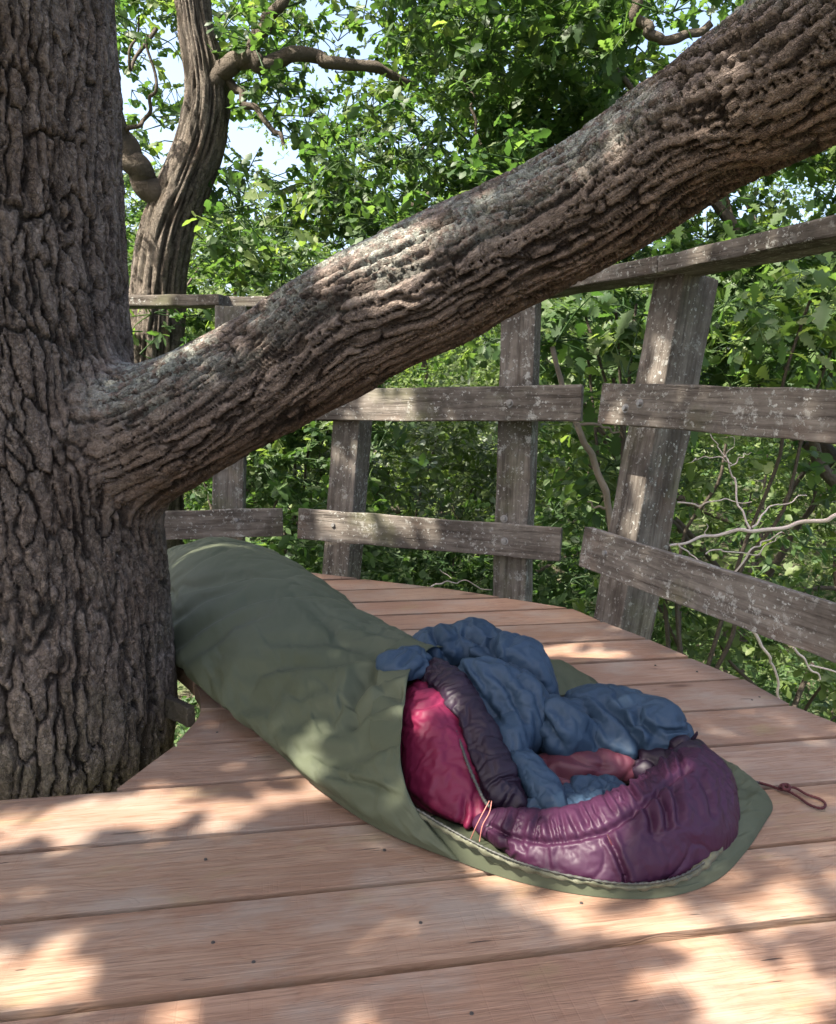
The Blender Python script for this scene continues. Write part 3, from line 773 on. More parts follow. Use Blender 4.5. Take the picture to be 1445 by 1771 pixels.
def cloth(o, frames, shrink, pressure=0.6, tens=15, bend=0.02, grav=0.0, pin=None):
    """let surplus fabric buckle into real folds, then keep the result as plain mesh"""
    if pin is not None:
        vg = o.vertex_groups.new(name="pin"); idx = np.nonzero(pin)[0].tolist()
        if idx: vg.add(idx, 1.0, 'REPLACE')
    m = o.modifiers.new('cloth', 'CLOTH'); s = m.settings
    if pin is not None: s.vertex_group_mass = "pin"
    s.quality = 4; s.mass = 0.1; s.air_damping = 4
    s.tension_stiffness = tens; s.compression_stiffness = tens; s.shear_stiffness = tens * .3; s.bending_stiffness = bend
    s.tension_damping = 5; s.compression_damping = 5; s.shear_damping = 5
    s.use_pressure = pressure > 0; s.uniform_pressure_force = pressure
    s.shrink_min = shrink; s.shrink_max = shrink; s.effector_weights.gravity = grav
    m.collision_settings.use_collision = False; m.collision_settings.use_self_collision = False
    m.point_cache.frame_start = 1; m.point_cache.frame_end = frames
    for f_ in range(1, frames + 1): scene.frame_set(f_)
    dg = bpy.context.evaluated_depsgraph_get(); e_ = o.evaluated_get(dg); n_ = len(o.data.vertices)
    V = np.zeros(n_ * 3, np.float32); e_.data.vertices.foreach_get("co", V)
    o.modifiers.remove(m); o.vertex_groups.clear(); V = V.reshape(-1, 3).astype(float)
    scene.frame_set(1)
    return V
def soft_body(name, ells, tubes, voxel, k, mat, parent, disp, floor=0.004, smooth_it=2, post=None, sim=None, keep=0.15):
    mb = MB()
    for c, r, *ro in ells:
        u = np.linspace(0, np.pi, 14); v = np.linspace(0, 2 * np.pi, 20, endpoint=False)
        U, Vv = np.meshgrid(u, v, indexing='ij'); X = np.stack([r[0] * np.sin(U) * np.cos(Vv), r[1] * np.sin(U) * np.sin(Vv), r[2] * np.cos(U)], -1).reshape(-1, 3)
        if ro: cs, sn = math.cos(ro[0]), math.sin(ro[0]); X = np.stack([X[:, 0] * cs - X[:, 1] * sn, X[:, 0] * sn + X[:, 1] * cs, X[:, 2]], -1)
        mb.add(X + c, grid_faces(14, 20, False, True).tolist())
    TC = []
    for C, R in tubes:
        q = catmull(np.hstack([np.array(C), np.array(R)[:, None]]), 26); TC.append((q[:, :3], q[:, 3])); mb.tube(q[:, :3], q[:, 3], 30, 20)
    V, F = remesh(mb, voxel)
    def sdf(P):
        d = None
        for c, r, *ro in ells:
            e = sd_ell(P, c, r, ro[0] if ro else 0); d = e if d is None else smin(d, e, k)
        for C, R in TC:
            e = poly_sd(P, C, R)[0]; d = e if d is None else smin(d, e, k)
        if floor is not None: d = -smin(-d, -(floor - P[:, 2]), 0.02)
        return d
    for it in range(5):
        N = vnormals(V, F); V = V - N * np.clip(sdf(V), -0.02, 0.02)[:, None]; V = lap(V, F, smooth_it, 0.5)
    N = vnormals(V, F); hd = disp(V, N); hk = hd * (keep if sim else 1.0)
    if post: pin = post(V); hk = np.where(pin, hd, hk)
    else: pin = np.zeros(len(V), bool)
    V = V + N * hk[:, None]
    if floor is not None: V[:, 2] = np.maximum(V[:, 2], floor * 0.6)
    me = mesh_np(name, V, F.astype(np.int32)); o = bpy.data.objects.new(name, me); COL.objects.link(o)
    if sim:
        fr, shr, pres = sim; V2 = cloth(o, fr, shr, pres, pin=pin)
        sh = V2 - V; sh -= sh.mean(0); V2 = V + sh
        if floor is not None: V2[:, 2] = np.maximum(V2[:, 2], floor * 0.6)
        me.vertices.foreach_set("co", V2.astype(np.float32).ravel()); me.update()
    smooth(me); me.materials.append(mat); o.parent = parent; o.matrix_parent_inverse = Matrix.Translation(parent.location).inverted()
    md = o.modifiers.new("smooth", 'SUBSURF'); md.levels = md.render_levels = 1
    return o
def near_lines(lines, w):
    def f(P):
        x, y = projv(P); m = np.zeros(len(P), bool)
        for L_ in lines: m |= seg_dist2(x, y, L_)[0] < w
        return m
    return f

# ------------------------------------------------------------------ olive bivy bag
bivy = empty("bivy_bag", (0.0, 1.7, 0), "olive green bivy cover stretched over the long sleeping bag on the new boards", "bivy bag")
ST = [((-0.86, 3.00), .07, .09), ((-0.80, 2.90), .16, .19), ((-0.69, 2.72), .225, .262), ((-0.57, 2.50), .250, .278), ((-0.44, 2.26), .262, .262), ((-0.30, 2.04), .270, .228), ((-0.16, 1.86), .275, .205), ((-0.03, 1.69), .285, .196), ((0.06, 1.57), .290, .185), ((0.135, 1.470), .283, .165), ((0.19, 1.395), .262, .135), ((0.25, 1.315), .225, .095)]
SA = np.array([[c[0], c[1], w, h] for c, w, h in ST]); nT = 210; SC = catmull(SA, nT)
ax2 = np.gradient(SC[:, :2], axis=0); ax2 /= np.linalg.norm(ax2, axis=1)[:, None]
ax2 = np.stack([np.convolve(np.pad(ax2[:, i], 20, mode='edge'), np.ones(41) / 41, 'valid') for i in (0, 1)], -1); ax2 /= np.linalg.norm(ax2, axis=1)[:, None]
perp = np.stack([-ax2[:, 1], ax2[:, 0]], -1)      # to the right side of the bag (away from the trunk)
nS = 120
ss = np.linspace(-0.10, 1.10, nS); phi = np.clip(ss, 0, 1) * np.pi
side = -np.cos(phi)
prof = np.sin(phi) ** 0.72
und = np.where(ss < 0, ss, np.where(ss > 1, ss - 1, 0))
V = np.zeros((nT, nS, 3))
T01 = np.linspace(0, 1, nT)
shear = sstep(0.72, 1.0, T01)          # the mouth is cut obliquely: its far side ends sooner
TMAX = np.interp(ss, [0, .10, .22, .36, .46, .60, .8, 1.0], [1.0, .93, .845, .752, .685, .65, .625, .605])
PP = np.zeros((nT, nS, 2))
for j in range(nS):
    ti = T01 * TMAX[j] * (nT - 1)
    g_ = lambda A: np.interp(ti, np.arange(nT), A)
    w = g_(SC[:, 2]); h = g_(SC[:, 3]); pr = np.stack([g_(perp[:, 0]), g_(perp[:, 1])], -1)
    off = side[j] * w - und[j] * 1.2 * w
    V[:, j, 0] = g_(SC[:, 0]) + pr[:, 0] * off; V[:, j, 1] = g_(SC[:, 1]) + pr[:, 1] * off
    V[:, j, 2] = h * prof[j] * (1 - 0.10 * side[j]) + 0.004
# bulge: the padded tube overhangs its footprint a little
V[:, :, :2] += (perp[:, None, :] * (side * 0.018 * np.sin(np.clip(phi * 1.0, 0, np.pi)) ** 0.5)[None, :, None])
Fg = grid_faces(nT, nS)
P = V.reshape(-1, 3); N = vnormals(P, Fg)
if N[nT // 2 * nS + nS // 2, 2] < 0: Fg = Fg[:, ::-1]; N = -N
tt_ = np.repeat(T01, nS); s_ = np.tile(ss, nT); Lm = tt_ * 1.75
# wrinkles: arcs running round the tube at the foot, slacker diagonal folds towards the mouth
q1 = fbm(Lm * 9 + 2.2 * (s_ - .5) ** 2 * 4 + 0.6 * fbm(Lm * 3, s_ * 3, s=2), s_ * 1.4, s=61, o=3)
arcs = -(1 - np.clip(np.abs(q1) * 2.8, 0, 1)) ** 2.2
q2 = fbm(Lm * 4.5 + s_ * 5, s_ * 7 - Lm * 7, s=91, o=3); diag = -(1 - np.clip(np.abs(q2) * 2.6, 0, 1)) ** 2.5
q3 = fbm(Lm * 22 + s_ * 2, s_ * 9, s=33, o=3)
foot = 1 - sstep(0.25, 0.55, tt_)
dsp = 0.011 * arcs * (0.35 + 0.65 * foot) + 0.007 * diag + 0.0030 * q3 + 0.012 * fbm(P[:, 0] * 5, P[:, 1] * 5, P[:, 2] * 5, s=8, o=2)
# gathered pull towards the mouth rim
dsp += 0.006 * sstep(0.80, 1.0, tt_) * np.sin(s_ * 55 + 3 * np.sin(s_ * 9)) * np.exp(-((s_ - 0.55) / 0.3) ** 2)
dsp += sculpt(P, N, [
    ([(665, 1130), (628, 1150), (606, 1190), (600, 1240)], 11, 0.040), ([(690, 1200), (650, 1195), (622, 1210)], 10, 0.020),
    ([(640, 1150), (680, 1195), (715, 1215)], 10, 0.014),
    ([(668, 1255), (668, 1310), (690, 1375)], 7, 0.010),
    ([(560, 1120), (620, 1105), (690, 1108)], 10, 0.009),
    ([(300, 1130), (345, 1060), (430, 1008), (520, 1000)], 7, 0.010),
    ([(305, 1050), (350, 1005), (430, 985)], 6, 0.009),
    ([(325, 1180), (345, 1110), (400, 1050), (470, 1030)], 7, 0.009),
    ([(330, 985), (420, 962), (480, 975)], 6, 0.007),
    ([(500, 1000), (560, 1040), (600, 1080), (640, 1095)], 9, 0.012),
    ([(560, 1320), (640, 1352), (700, 1383)], 5, 0.012),
    ([(480, 1080), (560, 1070), (640, 1085)], 8, 0.007),
    ([(430, 1130), (500, 1110), (580, 1120)], 8, 0.006),
    ([(520, 1180), (570, 1150), (600, 1120)], 9, 0.006),
])
edge = np.clip(np.minimum(s_ + 0.02, 1.02 - s_) * 9, 0, 1)
P = P + N * (0.6 * dsp * edge)[:, None]
P[:, 2] = np.maximum(P[:, 2], 0.0015 + 0.003 * np.abs(vnoise(P[:, 0] * 60, P[:, 1] * 60)))
# the mouth end turns inwards: three more rings
last = P.reshape(nT, nS, 3)[-1]; cen = last.mean(0)
rings = [P]
for k_, (dq, sc_) in enumerate([(0.006, 0.975), (0.0, 0.955), (-0.03, 0.945), (-0.10, 0.93)]):
    r_ = cen + (last - cen) * sc_; r_[:, :2] += ax2[-1] * dq; r_[:, 2] = np.maximum(r_[:, 2], 0.003); rings.append(r_)
P2 = np.vstack(rings); F2 = grid_faces(nT + 4, nS)
if (Fg[0] != grid_faces(nT, nS)[0]).any(): F2 = F2[:, ::-1]
# close the toe
me = mesh_np("cover", P2, F2.astype(np.int32)); cov = bpy.data.objects.new("cover", me); COL.objects.link(cov)
sv = np.tile(ss, nT + 4); tv = np.repeat(np.r_[T01, [1.1] * 4], nS)
pinm = (sv < 0.02) | (sv > 0.98) | (tv > 1.05) | (tv < 0.01)
V2 = cloth(cov, 16, -0.030, 0.9, 15, 0.04, 0.25, pinm)
V2[:, 2] = np.maximum(V2[:, 2], 0.0015)
me.vertices.foreach_set("co", V2.astype(np.float32).ravel()); me.update(); smooth(me)
me.materials.append(M_bivy); cov.parent = bivy; cov.matrix_parent_inverse = Matrix.Translation(bivy.location).inverted()
md = cov.modifiers.new("smooth", 'SUBSURF'); md.levels = md.render_levels = 1

# the cover's base, spread flat under the hood with a raised hem
OUT = [(600, 1398), (640, 1422), (700, 1450), (760, 1478), (830, 1506), (900, 1528), (1000, 1549), (1100, 1557), (1180, 1548), (1245, 1520), (1290, 1474), (1322, 1425), (1336, 1396), (1318, 1366), (1280, 1335), (1232, 1306), (1180, 1270), (1120, 1235), (1060, 1212), (990, 1196)]
INN = [(640, 1370), (690, 1385), (745, 1420), (800, 1452), (860, 1482), (920, 1504), (1010, 1525), (1095, 1534), (1165, 1524), (1218, 1494), (1250, 1450), (1262, 1410), (1262, 1380), (1250, 1350), (1225, 1325), (1195, 1305), (1150, 1280), (1100, 1262), (1050, 1240), (1000, 1225)]
ZI = [.060, .058, .050, .042, .034, .026, .018, .016, .018, .022, .030, .034, .036, .034, .032, .03, .03, .03, .03, .03]
nO, nP = 260, 26
OC = catmull([onz(*p) for p in OUT], nO); IC = catmull([onz(p[0], p[1], z) for p, z in zip(INN, ZI)], nO)
w_ = np.linspace(0, 1, nP)
V = np.zeros((nO, nP, 3)); to = np.linspace(0, 1, nO)
for j, q in enumerate(w_):
    base = OC + (IC - OC) * q
    zz = (IC[:, 2]) * np.sin(min(q * 1.25, 1) * np.pi / 2) ** 0.8 + 0.002
    if q > 0.8: zz = zz - (q - 0.8) / 0.2 * (zz - 0.012) * 0.5
    wr = 0.0065 * fbm(to * 60 + q * 3, np.full(nO, q * 2.2), s=14, o=3) + 0.006 * fbm(to * 18, np.full(nO, q * 3.0), s=19, o=2)
    V[:, j] = base; V[:, j, 2] = np.maximum(zz + wr * math.sin(min(1, q * 2.5) * np.pi / 2), 0.0016)
ctr = onz(1010, 1385)
P = V.reshape(-1, 3); Fb = grid_faces(nO, nP)
# inner floor: collapse to a low sheet beneath the sleeping bag
inn = V[:, -1].copy(); inn2 = ctr + (inn - ctr) * 0.9; inn2[:, 2] = 0.004; inn3 = np.repeat(ctr[None], nO, 0); inn3[:, 2] = 0.003
P = np.vstack([V.transpose(1, 0, 2).reshape(-1, 3), inn2, inn3]); Fb = grid_faces(nP + 2, nO)
N = vnormals(P, Fb)
if N[3 * nO + nO // 2, 2] < 0: Fb = Fb[:, ::-1]
link("base_sheet", mesh_np("base_sheet", P, Fb.astype(np.int32)), M_bivy, bivy)
# pale hem and zip round the opening
hem = MB(); HC = catmull([onz(p[0], p[1], z + 0.004) for p, z in zip(INN[1:14], ZI[1:14])], 60)
hr = 0.0045 + 0.002 * np.sin(np.linspace(0, 40, 60)) * 0.3
hr = hr + 0.0045 * sstep(0.6, 0.75, np.linspace(0, 1, 60))
hem.tube(HC, hr, 220, 10, disp=lambda s, a, r: 0.0012 * np.sin(s * 260) + 0.002 * vnoise(s * 50, a, s=3))
link("hem", hem.mesh("hem"), M_bivy_in, bivy)
zc = MB(); ZC = HC.copy(); ZC[:, 2] += 0.007; ZC[:, 1] -= 0.003; zc.tube(ZC[:40], [0.0017] * 40, 160, 6, disp=lambda s, a, r: 0.0006 * np.sign(np.sin(s * 1200)))
link("zip", zc.mesh("zip"), M_zip, bivy)
# loose flap of cover lying behind the blue lining
FO = [[(800, 1098, .11), (860, 1110, .10), (910, 1126, .085), (945, 1138, .065), (985, 1150, .045), (1012, 1168, .03), (1034, 1197, .02)],
      [(790, 1130, .14), (850, 1140, .13), (905, 1152, .115), (945, 1164, .085), (980, 1172, .06), (1008, 1184, .035), (1034, 1199, .012)],
      [(780, 1180, .12), (840, 1190, .11), (900, 1200, .10), (945, 1204, .075), (985, 1202, .05), (1010, 1200, .03), (1034, 1201, .006)]]
rows = [catmull([onz(*p) for p in r], 60) for r in FO]
FV = np.array([catmull([rows[0][i], rows[1][i], rows[2][i]], 24) for i in range(60)])
back = FV[:, 0].copy(); back += np.array([0.03, 0.06, 0]); back[:, 2] = 0.003
FV = np.concatenate([back[:, None], FV], 1)
P = FV.reshape(-1, 3); P[:, 2] += 0.007 * fbm(P[:, 0] * 24, P[:, 1] * 10, s=4, o=3); P[:, 2] = np.maximum(P[:, 2], 0.003)
Ff = grid_faces(60, 25); N = vnormals(P, Ff)
if N[700, 2] < 0: Ff = Ff[:, ::-1]
fl = link("flap", mesh_np("flap", P, Ff.astype(np.int32)), M_bivy, bivy)
md = fl.modifiers.new("solid", 'SOLIDIFY'); md.thickness = 0.002; md.offset = -1

# ------------------------------------------------------------------ sleeping bag
sb = empty("sleeping_bag", (0.25, 1.4, 0), "puffy crimson and plum down sleeping bag with slate blue lining spilling from its hood", "sleeping bag")
E = lambda px, py, Y, r, *ro: (ony(px, py, Y), r, *ro)
DIRB = math.atan2(0.84, -0.55)
# crimson flank
def d_crim(P, N):
    h = 0.006 * puff(P, 13, (1, 1, 0.5), 3, 3) + 0.003 * fbm(P[:, 0] * 45, P[:, 1] * 45, P[:, 2] * 18, s=6, o=3)
    h += sculpt(P, N, [([(720, 1228), (738, 1222), (760, 1215)], 4, 0.006), ([(700, 1262), (712, 1255), (722, 1262)], 4, 0.005),
                       ([(806, 1375), (800, 1410), (790, 1435)], 5, 0.008), ([(818, 1372), (822, 1410), (815, 1440)], 4, 0.007), ([(700, 1370), (740, 1405), (790, 1440)], 6, 0.006)])
    return h
soft_body("flank", [E(733, 1250, 1.53, (.058, .11, .075)), E(757, 1310, 1.455, (.076, .10, .095)), E(782, 1372, 1.38, (.076, .08, .082)), E(812, 1425, 1.31, (.04, .05, .035))],
          [([ony(742, 1205, 1.60), ony(728, 1222, 1.60), ony(760, 1300, 1.50)], [.022, .026, .05])], 0.0056, 0.05, M_crim, sb, d_crim, sim=(12, -0.06, 0.5), keep=0.9)
# dark plum draught roll
RP = [(748, 1166, 1.60, .040), (772, 1184, 1.545, .042), (800, 1225, 1.49, .039), (826, 1275, 1.43, .041), (848, 1325, 1.375, .041), (872, 1372, 1.325, .038), (896, 1402, 1.295, .022)]
def d_roll(P, N):
    s = poly_sd(P, np.array([ony(*p[:3]) for p in RP]), np.array([p[3] for p in RP]))[1]
    h = 0.004 * fbm(s * 60, P[:, 2] * 20, P[:, 0] * 20, s=5, o=2) + 0.004 * puff(P, 16, seed=8)
    return h + sculpt(P, N, [([(740, 1205), (790, 1250), (812, 1320), (838, 1380)], 5, 0.012)])
soft_body("draught_roll", [], [([ony(*p[:3]) for p in RP], [p[3] for p in RP])], 0.005, 0.03, M_dpurp, sb, d_roll, None, sim=(12, -0.10, 0.6), keep=0.6)
zc = MB(); zc.tube([ony(745, 1206, 1.49), ony(772, 1232, 1.45), ony(792, 1275, 1.40), ony(808, 1320, 1.345), ony(832, 1375, 1.29), ony(846, 1396, 1.262)], [.0028] * 6, 90, 8, disp=lambda s, a, r: 0.0007 * np.sign(np.sin(s * 900)))
link("zip", zc.mesh("zip"), M_zip, sb)
# plum hood
RP0 = 0
HP = [(842, 1432, 1.275, .030), (885, 1446, 1.245, .047), (955, 1478, 1.205, .069), (1045, 1482, 1.190, .085), (1125, 1454, 1.222, .092), (1183, 1406, 1.29, .088), (1202, 1352, 1.385, .066), (1180, 1318, 1.46, .044), (1150, 1305, 1.51, .030)]
RIM = [(838, 1402), (880, 1418), (935, 1438), (985, 1430), (1030, 1408), (1070, 1382), (1110, 1352), (1150, 1325), (1185, 1312)]
SEAM = [(845, 1428), (880, 1446), (940, 1456), (1000, 1450), (1046, 1436), (1090, 1408), (1130, 1375), (1160, 1345), (1190, 1330)]
def d_hood(P, N):
    x, y = projv(P); f = facing(P, N)
    d, tt = seg_dist2(x, y, RIM); d2, t2 = seg_dist2(x, y, SEAM)
    h = 0.004 * puff(P, 9, (1, 1, 1), 13, 3.5) + 0.002 * fbm(P[:, 0] * 50, P[:, 1] * 50, P[:, 2] * 30, s=7, o=3)
    # gathers of the drawcord channel between rim and seam
    ph = tt * 150 + 5 * vnoise(tt * 22, tt * 0, s=2)
    g = np.sin(ph) + 0.6 * np.sin(ph * 1.7 + 1)
    band = np.exp(-(d / 20.0) ** 2) * sstep(0.04, 0.14, tt)
    h += 0.0062 * g * band
    h -= 0.010 * np.exp(-(d2 / 5.0) ** 2) * f
    # tension folds running out from the seam
    below = np.exp(-(np.maximum(d2 - 3, 0) / 34.0) ** 2) * (y > np.interp(x, [p[0] for p in SEAM], [p[1] for p in SEAM]))
    ph2 = t2 * 62 + 5 * vnoise(t2 * 9, t2 * 0, s=9)
    h += 0.0026 * np.sin(ph2) * below * f * (0.35 + 0.65 * np.abs(vnoise(t2 * 14, t2 * 0, s=5)))
    h += sculpt(P, N, [([(1050, 1440), (1066, 1475), (1080, 1512), (1085, 1540)], 4.5, 0.010), ([(1140, 1372), (1152, 1400), (1156, 1438)], 6, 0.015),
                       ([(1163, 1352), (1172, 1390), (1172, 1430)], 7, 0.011), ([(1118, 1385), (1128, 1412), (1132, 1440)], 7, 0.009),
                       ([(868, 1440), (872, 1470), (880, 1490)], 5, 0.008), ([(895, 1448), (905, 1475)], 5, 0.006), ([(1205, 1330), (1225, 1370), (1235, 1420)], 6, 0.008)])
    return h
soft_body("hood", [], [([ony(*p[:3]) for p in HP], [p[3] for p in HP])], 0.0044, 0.03, M_purp, sb, d_hood, sim=(12, -0.045, 0.5), keep=0.8, post=near_lines([SEAM, [(1050, 1440), (1066, 1475), (1080, 1512), (1085, 1540)]], 5))
pp = MB(); pp.tube([ony(1050, 1443, 1.142), ony(1060, 1466, 1.136), ony(1072, 1495, 1.132), ony(1082, 1520, 1.133)], [.0012, .0018, .0018, .001], 30, 6)
link("piping", pp.mesh("piping"), M_pink, sb)
# blue lining: two billows, the inner wall and the crumpled bottom
def d_blue(seed, a=1.0, dirn=(1, 1, 1)):
    def f(P, N):
        h = 0.018 * a * puff(P, 8, dirn, seed, 2.2, 0.8) + 0.009 * a * puff(P, 19, dirn, seed + 1, 2.4, 0.8) + 0.0035 * fbm(P[:, 0] * 60, P[:, 1] * 60, P[:, 2] * 40, s=seed + 5, o=3)
        return h + 0.010
    return f
def d_blue1(P, N):
    return d_blue(201, 0.9, (1.3, 0.9, 0.6))(P, N) + sculpt(P, N, [
        ([(752, 1092), (766, 1120), (776, 1145)], 6, 0.042), ([(800, 1098), (828, 1120), (850, 1140)], 6, 0.038),
        ([(845, 1112), (850, 1130), (848, 1148)], 9, 0.074), ([(760, 1112), (790, 1122)], 5, 0.025),
        ([(785, 1152), (830, 1146), (880, 1152), (920, 1172)], 6, 0.034), ([(905, 1160), (930, 1190), (935, 1215)], 6, 0.025),
        ([(805, 1162), (832, 1200), (868, 1250)], 5, 0.025), ([(850, 1165), (880, 1200), (905, 1250)], 5, 0.021), ([(880, 1165), (915, 1200), (930, 1235)], 5, 0.017),
        ([(690, 1150), (712, 1135)], 4, 0.021), ([(712, 1165), (735, 1148)], 4, 0.017), ([(822, 1160), (840, 1185), (850, 1215)], 4, 0.015)])
soft_body("lining", [E(700, 1146, 1.60, (.052, .045, .026)), E(760, 1125, 1.76, (.06, .06, .04)), E(820, 1128, 1.78, (.075, .07, .052)), E(880, 1165, 1.70, (.075, .08, .065)),
                     E(850, 1200, 1.58, (.065, .07, .060)), E(895, 1235, 1.55, (.058, .07, .065)), E(880, 1280, 1.47, (.03, .05, .045)), E(905, 1200, 1.66, (.055, .07, .08))], [], 0.0056, 0.035, M_blue, sb, d_blue1, 0.01, sim=(16, -0.26, 0.35), keep=0.35)
def d_blue2(P, N):
    return d_blue(231, 0.8, (1.1, 0.9, 0.7))(P, N) + sculpt(P, N, [
        ([(935, 1220), (975, 1212), (1012, 1230), (1040, 1250)], 6, 0.038), ([(945, 1240), (965, 1270), (985, 1290)], 6, 0.025),
        ([(1040, 1215), (1070, 1240), (1090, 1270), (1105, 1300)], 7, 0.034), ([(1095, 1225), (1100, 1250), (1125, 1270)], 6, 0.038),
        ([(1135, 1262), (1172, 1262)], 4, 0.017), ([(1020, 1262), (1040, 1290), (1085, 1310)], 5, 0.021), ([(1060, 1210), (1085, 1232)], 5, 0.021), ([(1100, 1290), (1095, 1320)], 6, 0.029)])
soft_body("lining", [E(978, 1262, 1.52, (.050, .065, .054)), E(1035, 1246, 1.58, (.07, .07, .048)), E(1085, 1266, 1.54, (.068, .07, .052)), E(1130, 1268, 1.52, (.052, .06, .056)),
                     E(1055, 1290, 1.52, (.07, .06, .04)), E(1065, 1232, 1.62, (.06, .05, .036))], [], 0.0056, 0.035, M_blue, sb, d_blue2, 0.01, sim=(16, -0.26, 0.35), keep=0.35)
soft_body("lining", [], [([ony(880, 1300, 1.44), ony(912, 1335, 1.38), ony(940, 1372, 1.32), ony(965, 1405, 1.275)], [.034, .034, .032, .02])], 0.0056, 0.03, M_blue, sb, d_blue(251, 0.25), 0.01, sim=(12, -0.12, 0.4))
soft_body("lining", [E(1015, 1372, 1.36, (.038, .04, .026)), E(985, 1392, 1.325, (.04, .03, .02)), E(1045, 1362, 1.38, (.03, .03, .018)), E(960, 1400, 1.30, (.04, .03, .02)), E(1010, 1400, 1.305, (.04, .03, .02))], [], 0.0045, 0.015, M_blue, sb, d_blue(261, 0.9), 0.01, sim=(12, -0.25, 0.3), keep=0.6)
# dusky pink back of the hood, dark inside
soft_body("hood_lining", [E(1012, 1325, 1.46, (.078, .045, .034)), E(1062, 1326, 1.455, (.045, .04, .032)), E(985, 1355, 1.42, (.065, .05, .028)), E(950, 1330, 1.45, (.03, .04, .02))], [], 0.004, 0.02, M_pink, sb,
          lambda P, N: 0.006 * puff(P, 14, seed=271) + 0.004 + sculpt(P, N, [([(950, 1332), (990, 1345), (1040, 1352)], 6, 0.014), ([(985, 1310), (1015, 1325), (1060, 1330)], 4, 0.004)]), 0.01)
# dark collar bunched at the top of the hood
soft_body("collar", [E(1150, 1312, 1.47, (.05, .04, .03)), E(1190, 1308, 1.43, (.035, .04, .032)), E(1122, 1330, 1.44, (.035, .03, .025)), E(1205, 1322, 1.39, (.025, .03, .028))], [], 0.004, 0.03, M_dpurp, sb,
          lambda P, N: 0.012 * puff(P, 22, seed=281, pw=2) + 0.006, 0.02)
tg = MB(); tg.add(np.array([ony(1172, 1290, 1.45), ony(1186, 1287, 1.45), ony(1198, 1272, 1.45), ony(1205, 1264, 1.45), ony(1206, 1268, 1.45), ony(1199, 1282, 1.45), ony(1194, 1296, 1.45), ony(1176, 1300, 1.45)]), [[0, 1, 2, 5, 6, 7], [2, 3, 4, 5]])
tgo = link("tag", tg.mesh("tag", False), M_dpurp, sb); md = tgo.modifiers.new("s", 'SOLIDIFY'); md.thickness = 0.004
cd = MB()
cd.tube([ony(1205, 1302, 1.40), ony(1222, 1297, 1.42), onz(1240, 1312, .05), onz(1258, 1328, .036), onz(1268, 1336, .03)], [.0025] * 5, 30, 6)
cd.tube([onz(1300, 1350, .018), onz(1312, 1354, .006), onz(1332, 1359, .004)], [.0026] * 3, 14, 6)
link("drawcord", cd.mesh("drawcord"), M_cord, sb)
lp = MB()
lp.tube([onz(1312, 1353, .007), onz(1335, 1360, .005), onz(1352, 1366, .006), onz(1372, 1362, .008), onz(1395, 1374, .005), onz(1418, 1382, .004), onz(1427, 1391, .004), onz(1420, 1398, .004), onz(1400, 1392, .004), onz(1380, 1378, .005), onz(1362, 1368, .007), onz(1345, 1364, .006)], [.0023] * 12, 90, 8, disp=lambda s, a, r: 0.0004 * np.sin(s * 900 + a * 2))
kc = onz(1358, 1364, .008)
lp.tube([kc + np.array(q) for q in [(-.012, 0, 0), (-.004, .008, .003), (.006, .004, .006), (.004, -.007, .003), (-.006, -.006, .002), (-.003, .004, .006), (.010, .002, 0)]], [.0030] * 7, 40, 8)
link("cord_loop", lp.mesh("cord_loop"), M_rcord, sb)
oc = MB()
oc.tube([ony(846, 1385, 1.245), ony(838, 1400, 1.235), ony(825, 1425, 1.232), ony(813, 1452, 1.235)], [.0009] * 4, 20, 5)
oc.tube([ony(850, 1385, 1.243), ony(846, 1405, 1.232), ony(834, 1428, 1.228), ony(829, 1455, 1.226)], [.0009] * 4, 20, 5)
link("toggle_cord", oc.mesh("toggle_cord"), M_ocord, sb)

# ================================================================== FOLIAGE
HALF_OAK = [(0, .012), (.12, .05), (.20, .13), (.27, .07), (.38, .23), (.46, .12), (.57, .30), (.66, .16), (.77, .25), (.86, .13), (.95, .10), (1.0, .0)]
HALF_SIMPLE = [(0, .02), (.3, .22), (.45, .15), (.65, .28), (.9, .14), (1.0, .0)]
HALF_OVAL = [(0, .02), (.25, .24), (.55, .30), (.85, .15), (1.0, .0)]
def leaf_arrays(L, M, half, fold=0.25, curl=0.25):
    """M: 4x4 placing the leaf (x along, z up)"""
    V = []; Fc = []
    for i, (x, w) in enumerate(half):
        zc_ = -curl * x * x * L
        for sgn in (-1, 0, 1):
            v = M @ Vector((x * L, sgn * w * L, zc_ + abs(sgn) * w * L * fold)); V.append(v[:])
    for i in range(len(half) - 1):
        a = i * 3; b = a + 3
        Fc += [[a, b, b + 1, a + 1], [a + 1, b + 1, b + 2, a + 2]]
    return V, Fc
